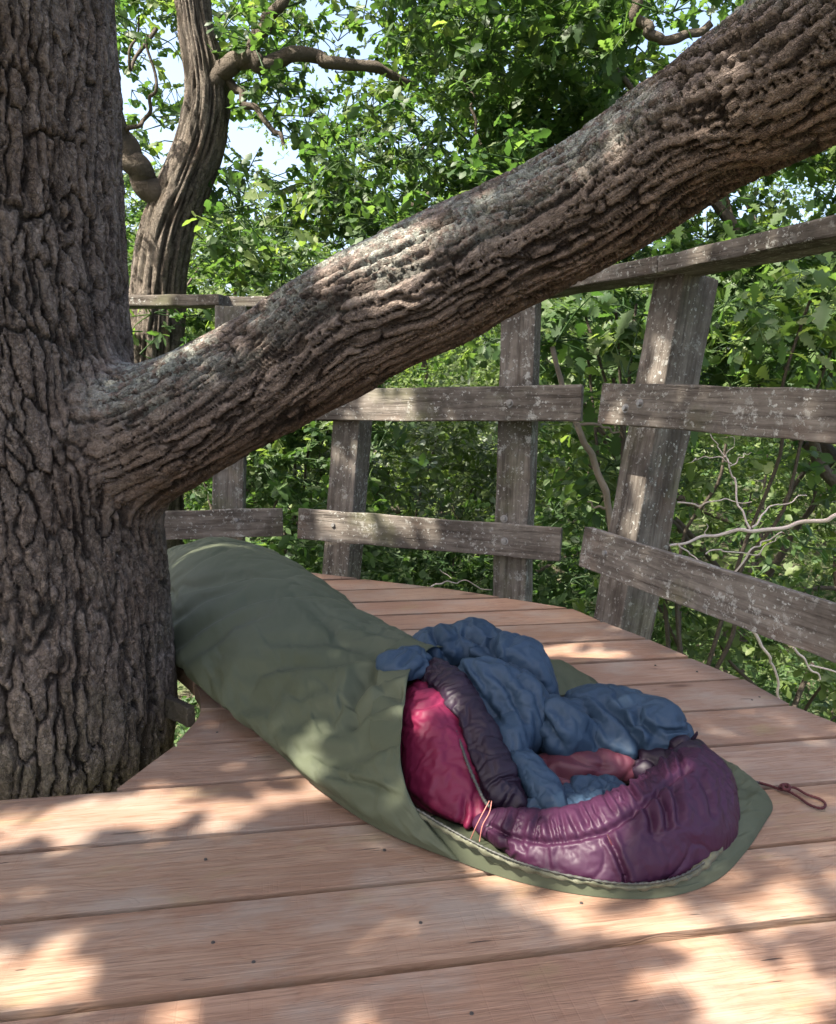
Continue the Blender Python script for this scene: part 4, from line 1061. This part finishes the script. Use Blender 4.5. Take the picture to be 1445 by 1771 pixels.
def twig_cluster(name, n, L, span, half, mat, seed, stem=True, upness=0.55):
    r = random.Random(seed); mb = MB(); ids = []
    # a forked little stem with leaves in loose rosettes
    arms = []
    for k_ in range(3):
        a = (k_ - 1) * 0.75 + r.uniform(-.3, .3); l = span * r.uniform(0.7, 1.0)
        arms.append([Vector((0, 0, 0)), Vector((math.cos(a) * l * .5, math.sin(a) * l * .5, r.uniform(-.05, .12) * l)), Vector((math.cos(a) * l, math.sin(a) * l, r.uniform(-.25, .2) * l))])
    for k_ in range(n):
        A = arms[k_ % 3]; q = 0.25 + 0.75 * math.sqrt(r.random()); q = min(q, 1)
        p = A[0].lerp(A[1], q * 2) if q < 0.5 else A[1].lerp(A[2], q * 2 - 1)
        yaw = r.uniform(0, 2 * math.pi) if q > .8 else math.atan2(A[2].y, A[2].x) + r.choice((-1, 1)) * r.uniform(.5, 1.4)
        M = Matrix.Translation(p) @ Euler((r.gauss(0, upness), r.gauss(0.12, upness * 0.8), yaw), 'XYZ').to_matrix().to_4x4()
        V_, F_ = leaf_arrays(L * r.uniform(0.6, 1.15), M, half, r.uniform(.05, .35), r.uniform(.0, .4))
        mb.add(V_, F_); ids += [r.random()] * len(V_)
    ns = mb.n
    if stem:
        for A in arms: mb.tube([a[:] for a in A], [.004, .003, .0015], 5, 4)
    ids += [0.0] * (mb.n - ns)
    me = mb.mesh(name, True); fattr(me, "leaf_id", ids)
    me.materials.append(mat)
    o = bpy.data.objects.new(name, me)      # geometry source only, not part of the scene
    return o
def instancer(src):
    ng = bpy.data.node_groups.new("leaf_scatter", 'GeometryNodeTree')
    ng.interface.new_socket("Geometry", in_out='INPUT', socket_type='NodeSocketGeometry')
    ng.interface.new_socket("Geometry", in_out='OUTPUT', socket_type='NodeSocketGeometry')
    gi = ng.nodes.new("NodeGroupInput"); go = ng.nodes.new("NodeGroupOutput")
    oi = ng.nodes.new("GeometryNodeObjectInfo"); oi.inputs[0].default_value = src
    try: oi.inputs["As Instance"].default_value = True
    except Exception: pass
    ip = ng.nodes.new("GeometryNodeInstanceOnPoints")
    ar = ng.nodes.new("GeometryNodeInputNamedAttribute"); ar.data_type = 'FLOAT_VECTOR'; ar.inputs[0].default_value = "rot"
    asc = ng.nodes.new("GeometryNodeInputNamedAttribute"); asc.data_type = 'FLOAT'; asc.inputs[0].default_value = "scl"
    e2r = ng.nodes.new("FunctionNodeEulerToRotation")
    L = ng.links.new
    L(gi.outputs[0], ip.inputs["Points"]); L(oi.outputs["Geometry"], ip.inputs["Instance"])
    L(ar.outputs[0], e2r.inputs[0]); L(e2r.outputs[0], ip.inputs["Rotation"]); L(asc.outputs[0], ip.inputs["Scale"])
    L(ip.outputs[0], go.inputs[0]); return ng
CL = {}
def cluster(key, *a, **k):
    CL[key] = instancer(twig_cluster(key, *a, **k))
cluster("oak_spray", 15, .105, .24, HALF_OAK, M_leaf, 1)
cluster("oak_spray_sunny", 15, .10, .24, HALF_OAK, M_leaf_y, 2)
cluster("mid_spray", 20, .068, .26, HALF_SIMPLE, M_leaf, 3)
cluster("mid_spray_sunny", 20, .066, .26, HALF_SIMPLE, M_leaf_y, 4)
cluster("bluish_spray", 18, .06, .22, HALF_OVAL, M_leaf_b, 5)
cluster("canopy_leaf", 1, .125, .001, HALF_OVAL, M_leaf, 6, stem=False, upness=0.3)
cluster("small_spray", 18, .055, .2, HALF_OVAL, M_leaf, 8)
def scatter(name, pts, key, parent=None, smin_=0.75, smax=1.3, tilt=0.45, kind=None, seed=0):
    g = np.random.default_rng(seed + 1000); pts = np.asarray(pts, float); n_ = len(pts)
    me = bpy.data.meshes.new(name); me.vertices.add(n_); me.vertices.foreach_set("co", pts.astype(np.float32).ravel())
    rot = np.stack([g.normal(0, tilt, n_), g.normal(0, tilt, n_), g.uniform(0, 2 * np.pi, n_)], -1)
    fattr(me, "rot", rot, 'FLOAT_VECTOR'); fattr(me, "scl", g.uniform(smin_, smax, n_))
    o = link(name, me, None, parent); md = o.modifiers.new("leaves", 'NODES'); md.node_group = CL[key]
    if kind: o["kind"] = kind
    return o
def in_clumps(clumps, per, g, flat=0.7, shell=0.35):
    """points in ellipsoidal clumps, denser near their skin"""
    out = []
    for c in clumps:
        x, y, z, r = c[:4]; n_ = max(3, int(per * r ** 2.3 * (c[4] if len(c) > 4 else 1)))
        d = g.normal(size=(n_, 3)); d /= np.linalg.norm(d, axis=1)[:, None]
        rr = r * (shell + (1 - shell) * g.random(n_) ** 0.6)[:, None]
        p = d * rr * np.array([1, 1, flat])
        p += np.stack([vnoise(p[:, i] * 3 + x * 7, p[:, (i + 1) % 3] * 3 + y * 5, s=i) for i in range(3)], -1) * 0.22 * r
        out.append(p + np.array([x, y, z]))
    return np.vstack(out)
def near_px(px, py, holes): return any((px - h[0]) ** 2 / h[2] ** 2 + (py - h[1]) ** 2 / (h[3] if len(h) > 3 else h[2]) ** 2 < 1 for h in holes)
def wobble(P, amp, seed, n=3):
    r = random.Random(seed); out = [np.array(P[0], float)]
    for i in range(len(P) - 1):
        a, b = np.array(P[i], float), np.array(P[i + 1], float)
        for j in range(1, n + 1):
            q = a + (b - a) * j / n
            if not (i == len(P) - 2 and j == n): q = q + np.array([r.uniform(-amp, amp) for _ in range(3)])
            out.append(q)
    return out
def branch(mb, P, r0, r1, seed, amp=0.03, n=3, k=7, seg=4):
    Q = wobble(P, amp, seed, n); R = [r0 + (r1 - r0) * i / (len(Q) - 1) for i in range(len(Q))]
    mb.tube(Q, R, len(Q) * seg, k, disp=lambda s, a, r: r * 0.12 * vnoise(s * 14 + seed, np.cos(a) * 1.5, np.sin(a) * 1.5))

# ---- the second oak beyond the railing
g2 = np.random.default_rng(21)
oak2 = empty("oak_tree", tuple(ony(272, 560, 4.9)[:2]) + (-3.2,), "second oak beyond the railing, its furrowed trunk forking behind the big trunk", "tree")
T2 = [((262, 1150), 5.0, .30), ((258, 800), 4.95, .235), ((268, 600), 4.9, .20), ((276, 480), 4.9, .185), ((293, 390), 4.9, .180), ((318, 320), 4.88, .170), ((345, 250), 4.86, .158), ((357, 180), 4.84, .150), ((352, 110), 4.82, .135), ((338, 40), 4.8, .110), ((330, -60), 4.78, .10), ((345, -220), 4.8, .07)]
C2 = [list(ony(*q, Y)) for q, Y, r in T2]; R2 = [r * 0.80 for _, _, r in T2]
def disp2(s, a, r):
    xx, yy = np.cos(a) * 2.0, np.sin(a) * 2.0
    rd = np.abs(fbm(a * 5.2 + 0.4 * np.sin(s * 3), s * 1.6, s=3, o=3)); rr = np.clip(rd * 3.4, 0, 1)
    return 0.024 * (rr - 0.6) + 0.014 * fbm(xx, yy, s * 4, s=5, o=3) + 0.05 * np.exp(-((s - 3.62) / .12) ** 2) * (np.cos(a) > .2) * 0
Cc = catmull(np.hstack([np.array(C2), np.array(R2)[:, None]]), 520); V2, F2_ = tube_arrays(Cc[:, :3], Cc[:, 3], 520, 110, disp=disp2)
F2_ = [f for f in F2_ if len(f) == 4]
# bark height attributes from the same ridges
sA = np.concatenate([[0], np.cumsum(np.linalg.norm(np.diff(Cc[:, :3], axis=0), axis=1))]); aA = np.linspace(0, 2 * np.pi, 110, endpoint=False)
S2, A2 = np.meshgrid(sA, aA, indexing='ij')
hb = np.clip(np.abs(fbm(A2 * 5.2 + 0.4 * np.sin(S2 * 3), S2 * 1.6, s=3, o=3)) * 3.4, 0, 1).ravel()
me = mesh_np("trunk", V2, np.array(F2_, np.int32))
fattr(me, "bark_h", hb * 0.9); fattr(me, "bark_id", vnoise(A2 * 6, S2 * 7).ravel() * .5 + .5); fattr(me, "limb_w", np.zeros(len(V2))); fattr(me, "up", np.full(len(V2), .4)); [fattr(me, nm, np.stack([A2.ravel() * .16, S2.ravel(), 0 * S2.ravel()], -1), 'FLOAT_VECTOR') for nm in ("trunk_co", "limb_co")]
link("trunk", me, M_bark2, oak2)
def limbs(parent, specs, name="branch", mat=M_twig):
    for i, (pts, r0, r1, *am) in enumerate(specs):
        mb = MB(); branch(mb, [ony(*q[:2], q[2]) for q in pts], r0, r1, i * 7 + 3, am[0] if am else 0.03, 3, 9)
        link(name, mb.mesh(name), mat, parent)
limbs(oak2, [
    ([(290, 345, 4.85), (258, 318, 4.8), (228, 280, 4.75), (200, 215, 4.7), (160, 120, 4.6)], .085, .055, .02),
    ([(365, 150, 4.8), (395, 120, 4.75), (450, 112, 4.7), (540, 96, 4.7), (640, 118, 4.75), (720, 150, 4.9)], .062, .02, .03),
    ([(385, 125, 4.76), (425, 95, 4.7), (455, 55, 4.65), (480, 10, 4.6), (500, -60, 4.6)], .048, .022, .025),
    ([(392, 135, 4.78), (425, 175, 4.7), (460, 212, 4.65), (490, 250, 4.6)], .025, .010, .02),
    ([(220, 235, 4.72), (250, 200, 4.7), (262, 150, 4.65), (255, 60, 4.6)], .014, .006, .03),
    ([(270, 50, 4.8), (225, 120, 4.7), (240, 30, 4.6)], .012, .005, .03),
])
limbs(oak2, [([(812, 70, 5.2), (808, 130, 5.2), (818, 190, 5.2), (832, 250, 5.2)], .014, .007, .02), ([(690, 380, 5.3), (735, 345, 5.3), (790, 290, 5.3), (870, 310, 5.3), (905, 330, 5.3)], .026, .012, .02), ([(725, 355, 5.3), (712, 300, 5.3), (735, 250, 5.3)], .012, .006, .02)])
SKY = [(485, 275, 55, 32), (610, 60, 62, 42), (545, 190, 30, 18), (230, 185, 22, 18), (640, 105, 40, 24), (500, 120, 28, 16), (690, 320, 38, 20), (440, 200, 24, 18), (1265, 375, 80, 32), (290, 185, 18, 14), (965, 165, 24, 16), (700, 205, 30, 20), (780, 270, 22, 16), (430, 20, 30, 16), (225, 30, 18, 22)]
cl = []
for i in range(260):
    px, py = g2.uniform(120, 1080), g2.uniform(-160, 520)
    if near_px(px, py, [(h[0], h[1], h[2] * 1.25, (h[3] if len(h) > 3 else h[2]) * 1.25) for h in SKY]): continue
    if 225 < px < 400 and 70 < py < 520 and g2.random() < 0.85: continue
    if py > 430 and px > 620: continue
    Y = g2.uniform(4.5, 7.0); p = ony(px, py, Y)
    if 200 < px < 420: Y = g2.uniform(5.4, 7.0); p = ony(px, py, Y)
    cl.append((*p, g2.uniform(0.18, 0.42), 1.0))
pts = in_clumps(cl, 175, g2)
X_, Y_ = projv(pts); keepm = np.array([not near_px(a, b, SKY) or g2.random() < 0.28 for a, b in zip(X_, Y_)]) & ~((X_ > 232) & (X_ < 398) & (Y_ > 80) & (pts[:, 1] < 4.9) & (g2.random(len(pts)) < .72))
pts = pts[keepm]
S = SUN_DIR; e1 = np.cross(S, (0, 0, 1)); e1 /= np.linalg.norm(e1); e2 = np.cross(S, e1)
def suv(p): return float(np.dot(p, e1)), float(np.dot(p, e2))
BG = np.array([suv(ony(x, y, Y)) for x in (560, 660, 740, 820, 900, 980) for y in (700, 780, 860) for Y in (5.8, 6.8, 8.2)])
def near_bg(P, r):
    a, b = P @ e1, P @ e2; d = np.full(len(P), 9.0)
    for q in BG: d = np.minimum(d, np.hypot(a - q[0], b - q[1]))
    return d < r
pts = pts[~(near_bg(pts, .4) & (pts[:, 2] > .9) & (g2.random(len(pts)) < .4))]
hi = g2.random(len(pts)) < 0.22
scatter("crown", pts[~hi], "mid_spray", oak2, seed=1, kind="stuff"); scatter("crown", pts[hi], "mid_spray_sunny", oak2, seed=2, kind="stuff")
# ---- right-hand tree with big leaves close behind the railing
def tree(loc_px, Y, label, clumps_px, per, key, key2=None, frac=0.3, trunk_r=.1, seed=0, cat="tree", name="broadleaf_tree", group=None, holes=(), zg=-3.2, lean=0.3, tk=None):
    g = np.random.default_rng(seed); base = ony(*loc_px, Y); x0, y0 = base[0], base[1]
    root = empty(name, (x0, y0, zg), label, cat, group)
    cl_ = [(*ony(px, py, Yc), r, *d) for px, py, Yc, r, *d in clumps_px]
    top = np.mean([c[:3] for c in cl_], axis=0)
    mb = MB(); fork = np.array([x0 + (top[0] - x0) * .35, y0 + (top[1] - y0) * .35, zg + (top[2] - zg) * .5])
    branch(mb, [(x0, y0, zg - .3), fork], trunk_r, trunk_r * .7, seed, trunk_r * .4, 4, 10)
    link("trunk", mb.mesh("trunk"), M_twig, root)
    mb = MB(); pick = cl_ if len(cl_) < 8 else [cl_[i] for i in g.choice(len(cl_), 8, replace=False)]
    for i, c in enumerate(pick):
        mid = fork * .45 + np.array(c[:3]) * .55 + g.normal(0, .12, 3); mid[2] -= 0.1
        branch(mb, [fork, mid, c[:3]], trunk_r * .42, .006, seed + i + 1, .06, 3, 6)
    link("branches", mb.mesh("branches"), M_twig, root)
    p = in_clumps(cl_, per, g)
    if holes:
        X__, Y__ = projv(p); p = p[np.array([not near_px(a, b, holes) or g.random() < 0.12 for a, b in zip(X__, Y__)])]
    p = p[~(near_bg(p, .4) & (p[:, 2] > .9) & (p[:, 1] < 9) & (g.random(len(p)) < .6))]
    m = g.random(len(p)) < frac
    if key2: scatter("crown", p[m], key2, root, seed=seed + 5, kind="stuff"); p = p[~m]
    scatter("crown", p, key, root, seed=seed, kind="stuff")
    return root
def rnd_clumps(g, n, xr, yr, Yr, rr, holes=()):
    out = []
    while len(out) < n:
        px, py = g.uniform(*xr), g.uniform(*yr)
        if near_px(px, py, holes): continue
        out.append((px, py, g.uniform(*Yr), g.uniform(*rr)))
    return out
G = np.random.default_rng(5)
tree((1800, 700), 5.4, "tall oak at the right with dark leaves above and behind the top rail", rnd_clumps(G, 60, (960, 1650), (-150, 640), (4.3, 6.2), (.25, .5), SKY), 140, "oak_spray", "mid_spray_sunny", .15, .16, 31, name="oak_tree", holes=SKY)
limbs(bpy.data.objects["oak_tree.002"], [([(1095, -60, 4.2), (1105, 20, 4.2), (1125, 62, 4.2), (1170, 75, 4.2), (1230, 40, 4.2)], .03, .018, .02)])
tree((1240, 760), 3.9, "young oak whose broad pale leaves hang between the two right-hand posts", [(1065, 540, 3.35, .14), (1100, 525, 3.4, .12), (1060, 655, 3.25, .12), (1015, 600, 3.6, .16), (1300, 560, 3.5, .22), (1400, 520, 3.4, .22), (1330, 640, 3.7, .2), (1010, 540, 3.6, .15), (1440, 600, 3.5, .2)], 330, "oak_spray", "oak_spray_sunny", .45, .03, 32, name="young_oak")
tree((640, 820), 6.5, "grey-green leafy shrub seen through the middle of the railing", rnd_clumps(G, 26, (560, 900), (700, 960), (5.6, 7.5), (.3, .5)), 170, "bluish_spray", "mid_spray_sunny", .45, .06, 33, cat="shrub", name="grey_leaved_shrub")
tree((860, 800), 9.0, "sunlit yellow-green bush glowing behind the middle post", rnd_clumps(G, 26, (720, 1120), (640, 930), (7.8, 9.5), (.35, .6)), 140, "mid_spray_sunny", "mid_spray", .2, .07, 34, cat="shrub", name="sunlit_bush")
tree((480, 900), 5.6, "dark green bush behind the low board left of the first post", rnd_clumps(G, 30, (290, 640), (560, 960), (4.6, 6.2), (.25, .42)), 190, "mid_spray", "mid_spray_sunny", .3, .05, 35, cat="shrub", name="dark_bush")
tree((960, 900), 5.2, "shadowy bush low between the middle post and the leaning post", rnd_clumps(G, 26, (560, 1120), (935, 1150), (4.2, 5.6), (.25, .42)), 180, "small_spray", "mid_spray", .4, .05, 36, cat="shrub", name="low_bush")
tree((1340, 1000), 5.0, "tangled hawthorn scrub below the right-hand boards", rnd_clumps(G, 44, (1080, 1640), (780, 1330), (3.6, 6.2), (.22, .38)), 150, "small_spray", "mid_spray_sunny", .5, .06, 37, cat="shrub", name="hawthorn_scrub")
tree((1300, 760), 7.2, "leafy hazel filling the view behind the leaning post", rnd_clumps(G, 44, (920, 1650), (480, 900), (6.0, 8.5), (.3, .5)), 110, "mid_spray", "mid_spray_sunny", .35, .08, 38, cat="tree", name="hazel_tree")
FARL = ["pale distant beech crown at the far left", "distant ash tree left of centre", "distant lime tree in the middle of the wood", "distant chestnut right of centre", "distant beech at the right edge of the wood"]
for i, (xc, lab) in enumerate(zip((80, 430, 780, 1130, 1500), FARL)):
    tree((xc, 700), 12.5 + (i % 2) * 1.5, lab, rnd_clumps(G, 52, (xc - 330, xc + 330), (150 if xc > 500 else 330, 960), (10.5, 15), (.7, 1.25), SKY), 42, "mid_spray_sunny", "mid_spray", .35, .22, 50 + i, group="trees deep in the wood", holes=[(h[0], h[1], h[2] * .8, (h[3] if len(h) > 3 else h[2]) * .8) for h in SKY])
# far wood reading as one mass, and undergrowth on the bank
g = np.random.default_rng(90); n_ = 5200
ang = g.uniform(-1.15, 1.15, n_); dist = g.uniform(17, 34, n_); x = np.sin(ang) * dist; y = np.cos(ang) * dist
z = -3.2 + (g.random(n_) ** 0.8) * (6.4 + 1.5 * vnoise(ang * 6, ang * 0, s=3)) ; 
o = scatter("distant_woodland", np.stack([x, y, z + 0.6], -1), "mid_spray_sunny", None, 3.0, 6.0, .5, "stuff", 91)
n_ = 9000; r_ = 2.2 + 15 * g.random(n_) ** 0.8; ang = g.uniform(-1.5, 1.5, n_); x = np.sin(ang) * r_; y = np.cos(ang) * r_
o = scatter("undergrowth", np.stack([x, y, ground_z(x, y) + g.uniform(0.0, .45, n_)], -1), "small_spray", None, 1.0, 2.2, .5, "stuff", 92)

t = NT('grey_branch_bark'); cc = t.coord()
M_grey = t.fin(t.mix(t.noise(cc, 18, 4, 0.6), (0.12, 0.095, 0.07), (0.24, 0.20, 0.155)), 0.85, t.bump(t.noise(cc, 90, 4, 0.6), 0.6, 0.004), 0.3)
# ---- bare pale dead branches poking up beyond the low board at the right
def dead(name, label, specs, mat=None, k=0.72):
    p0 = ony(*specs[0][0][0][:2], specs[0][0][0][2])
    root = empty(name, tuple(p0), label, "branch")
    for i, (pts, r0, r1) in enumerate(specs):
        mb = MB(); branch(mb, [ony(*q[:2], q[2]) for q in pts], r0 * k, r1 * k, i * 5 + 11, 0.008, 3, 7)
        link("branch" if i == 0 else "twig", mb.mesh("twig"), mat or M_dead, root)
dead("dead_branch", "bare pale dead branch reaching in from the right above the lowest board", [
    ([(1530, 860, 2.75), (1445, 893, 2.8), (1385, 908, 2.85), (1300, 915, 2.85), (1235, 925, 2.85), (1158, 943, 2.8)], .0125, .0065),
    ([(1297, 915, 2.85), (1278, 870, 2.9), (1266, 830, 2.95), (1262, 805, 2.95), (1245, 775, 3.0), (1228, 750, 3.0)], .006, .0025),
    ([(1265, 802, 2.95), (1240, 790, 2.95), (1205, 792, 3.0), (1190, 800, 3.0)], .004, .0015),
    ([(1300, 912, 2.85), (1320, 885, 2.9), (1350, 870, 2.95), (1395, 857, 3.0)], .005, .0022),
    ([(1172, 940, 2.8), (1195, 955, 2.78), (1210, 972, 2.75), (1235, 985, 2.7)], .0045, .0018),
    ([(1220, 958, 2.85), (1255, 952, 2.85), (1300, 962, 2.9), (1330, 940, 2.9), (1350, 925, 2.9)], .0042, .0020),
    ([(1270, 990, 2.85), (1295, 955, 2.85), (1320, 935, 2.88), (1352, 920, 2.9)], .005, .003),
    ([(1171, 869, 3.2), (1210, 873, 3.2), (1255, 866, 3.2), (1300, 868, 3.2)], .0055, .0025),
    ([(1220, 925, 2.85), (1221, 905, 2.85)], .003, .0015),
    ([(1262, 806, 2.95), (1285, 790, 2.95), (1300, 782, 2.95)], .003, .001),
    ([(1262, 815, 2.95), (1255, 785, 2.95), (1270, 770, 2.95), (1262, 755, 2.95)], .003, .001)])
dead("dead_stick", "thin bare stick hanging below the lowest right-hand board", [
    ([(1300, 1090, 2.9), (1320, 1120, 2.9), (1343, 1160, 2.9), (1350, 1215, 2.9)], .009, .006),
    ([(1372, 1120, 2.8), (1400, 1150, 2.8), (1418, 1175, 2.8)], .007, .004), ([(1400, 1150, 2.8), (1450, 1165, 2.8), (1500, 1170, 2.8)], .005, .003)])
dead("bent_branch", "curved grey-brown branch rising between the middle and leaning posts", [
    ([(1062, 960, 3.3), (1052, 870, 3.3), (1030, 800, 3.3), (1005, 745, 3.3), (975, 700, 3.35), (955, 600, 3.4)], .016, .011),
    ([(1050, 880, 3.3), (1030, 875, 3.3), (1015, 868, 3.3)], .006, .003), ([(995, 735, 3.3), (1035, 735, 3.3), (1060, 745, 3.3), (1085, 760, 3.3)], .007, .003)], M_grey, 1.0)
dead("thin_stick", "thin pale stick arching over the far edge of the boards by the middle post", [
    ([(740, 1018, 2.98), (775, 1006, 3.0), (810, 1008, 3.02), (850, 1020, 3.05)], .0035, .003), ([(760, 985, 3.3), (780, 1000, 3.3)], .003, .002)])

# ---- overhead crown of the big oak: it casts the dappled shade through gaps shaped for the sun patches
S = SUN_DIR; e1 = np.cross(S, (0, 0, 1)); e1 /= np.linalg.norm(e1); e2 = np.cross(S, e1)
def suv(p): return float(np.dot(p, e1)), float(np.dot(p, e2))
HOLES = []
def lit(px, py, z, r, r2=None):
    if z < 0.2: r = r * float(np.interp(py, [1050, 1300, 1500, 1770], [.9, .75, .62, .52]))
    HOLES.append((*suv(onz(px, py, z)), r))
def lity(px, py, Y, r): HOLES.append((*suv(ony(px, py, Y)), r * 1.5))
for q in [(30, 1440, 0, .07), (110, 1425, 0, .08), (190, 1415, 0, .08), (270, 1405, 0, .075), (350, 1395, 0, .06), (440, 1385, 0, .05), (520, 1365, 0, .04),
          (540, 1300, .06, .045), (535, 1245, .12, .05), (510, 1290, .08, .05), (560, 1345, .01, .04),
          (860, 1520, 0, .035), (1010, 1585, 0, .03), (1100, 1600, 0, .03), (1190, 1605, 0, .03), (1330, 1575, 0, .045), (1410, 1545, 0, .05),
          (1200, 1690, 0, .05), (1320, 1720, 0, .075), (1420, 1690, 0, .08), (1400, 1770, 0, .08), (1240, 1760, 0, .04),
          (20, 1650, 0, .05), (60, 1740, 0, .06), (170, 1750, 0, .05), (300, 1750, 0, .05), (620, 1762, 0, .04),
          (700, 1050, 0, .06), (760, 1046, 0, .06), (820, 1056, 0, .04), (940, 1128, 0, .06), (1010, 1130, 0, .06), (1060, 1132, 0, .03), (690, 1078, .10, .05), (740, 1078, .10, .05),
          (895, 1432, .09, .035), (950, 1430, .09, .045), (1000, 1428, .09, .045), (1045, 1410, .09, .035), (985, 1475, .08, .045), (930, 1470, .08, .04), (1100, 1390, .09, .028),
          (1010, 1385, .04, .03), (1060, 1385, .05, .02), (790, 1385, .09, .04), (745, 1215, .16, .04), (1420, 1270, 0, .03),
          (350, 945, .25, .08), (420, 950, .25, .08), (320, 975, .26, .05)]: lit(*q)
for q in [(640, 470, 1.60, .045), (700, 455, 1.60, .04), (600, 500, 1.62, .03), (740, 440, 1.58, .035), (480, 640, 1.65, .02), (1250, 190, 1.32, .02),
          (575, 690, 3.1, .035), (620, 690, 3.1, .05), (690, 688, 3.08, .03), (600, 900, 3.1, .035), (640, 915, 3.08, .035), (720, 920, 3.05, .05), (770, 930, 3.02, .04),
          (895, 600, 2.95, .05), (900, 560, 2.95, .04), (960, 690, 2.9, .03), (1150, 540, 2.55, .03), (1135, 610, 2.55, .03), (1090, 790, 2.5, .025), (1075, 870, 2.5, .03), (1200, 452, 2.35, .03), (1340, 408, 2.1, .03), (1060, 690, 2.5, .02), (60, 130, 1.62, .03), (150, 250, 1.6, .02)]: lity(*q)
HOLES = np.array(HOLES)
g = np.random.default_rng(77); n_ = 110000
cu, cv = suv((0.1, 2.0, 0.3))
A_ = g.uniform(cu - 3.1, cu + 3.1, n_); B_ = g.uniform(cv - 3.3, cv + 3.1, n_); D_ = g.uniform(3.5, 5.4, n_)
c0 = float(np.dot((0.1, 2.0, 0.3), S))
Pc = A_[:, None] * e1 + B_[:, None] * e2 + (c0 + D_)[:, None] * S
dh = np.min(np.hypot(A_[:, None] - HOLES[None, :, 0], B_[:, None] - HOLES[None, :, 1]) - HOLES[None, :, 2], axis=1)
px_, py_ = projv(Pc); depth = (Pc - CAM) @ RM[:, 2] * -1
vis = (depth > 0) & (px_ > -150) & (px_ < 1600) & (py_ > -250) & (py_ < 1900)
thin = fbm(A_ * 1.9, B_ * 1.9, s=44, o=3)
# only what shades the platform, the railing, the trunk and the limb
SH = [np.array([*(DU * u + DV * v), 0.0]) for v in np.arange(-0.3, 3.4, .18) for u in np.arange(-2.3, u_right(v) + .1, .18)]
SH += [A_r + (B_r - A_r) * q for A_r, B_r, _, _ in (rA, rB, rC, mA, mB, mC) for q in np.linspace(0, 1, 12)]
SH += [np.array([x, y, 1.12]) for x, y in [(.2, 3.1), (.5, 2.8), (.73, 2.5), (.85, 2.1), (.95, 1.8), (-.3, 3.4), (-.8, 3.7)]]
SH += [np.array([x, 1.88 + dy, z]) for z in np.arange(0, 1.9, .2) for x in (-1.25, -.95, -.65) for dy in (-.3, 0)] + [c for c in LCv[::4]]
SH = np.array([suv(q) for q in SH])
ds = np.full(n_, 9.0)
for q in SH: ds = np.minimum(ds, np.hypot(A_ - q[0], B_ - q[1]))
okm = (~near_bg(Pc, .6) | (ds < 0.14)) & (dh > 0.032) & (ds < 0.38 + 0.25 * vnoise(A_ * 4, B_ * 4, s=71)) & (g.random(n_) < 0.97 - 0.18 * sstep(0.15, 0.5, thin)) & ~vis & (Pc[:, 2] > 2.1)
scatter("crown", Pc[okm], "canopy_leaf", oak, .7, 1.25, .5, "stuff", 99)
mb = MB(); tip = np.array([TP[-1][0], TP[-1][1], 4.6])
for i in range(9):
    j = g.integers(0, okm.sum()); c = Pc[okm][j]
    branch(mb, [tip + np.array([0, 0, -0.8 + 0.15 * i]), (tip + c) / 2 + np.array([0, 0, .5]), c], .05, .012, 200 + i, .10, 3, 7)
link("branches", mb.mesh("branches"), M_twig, oak)
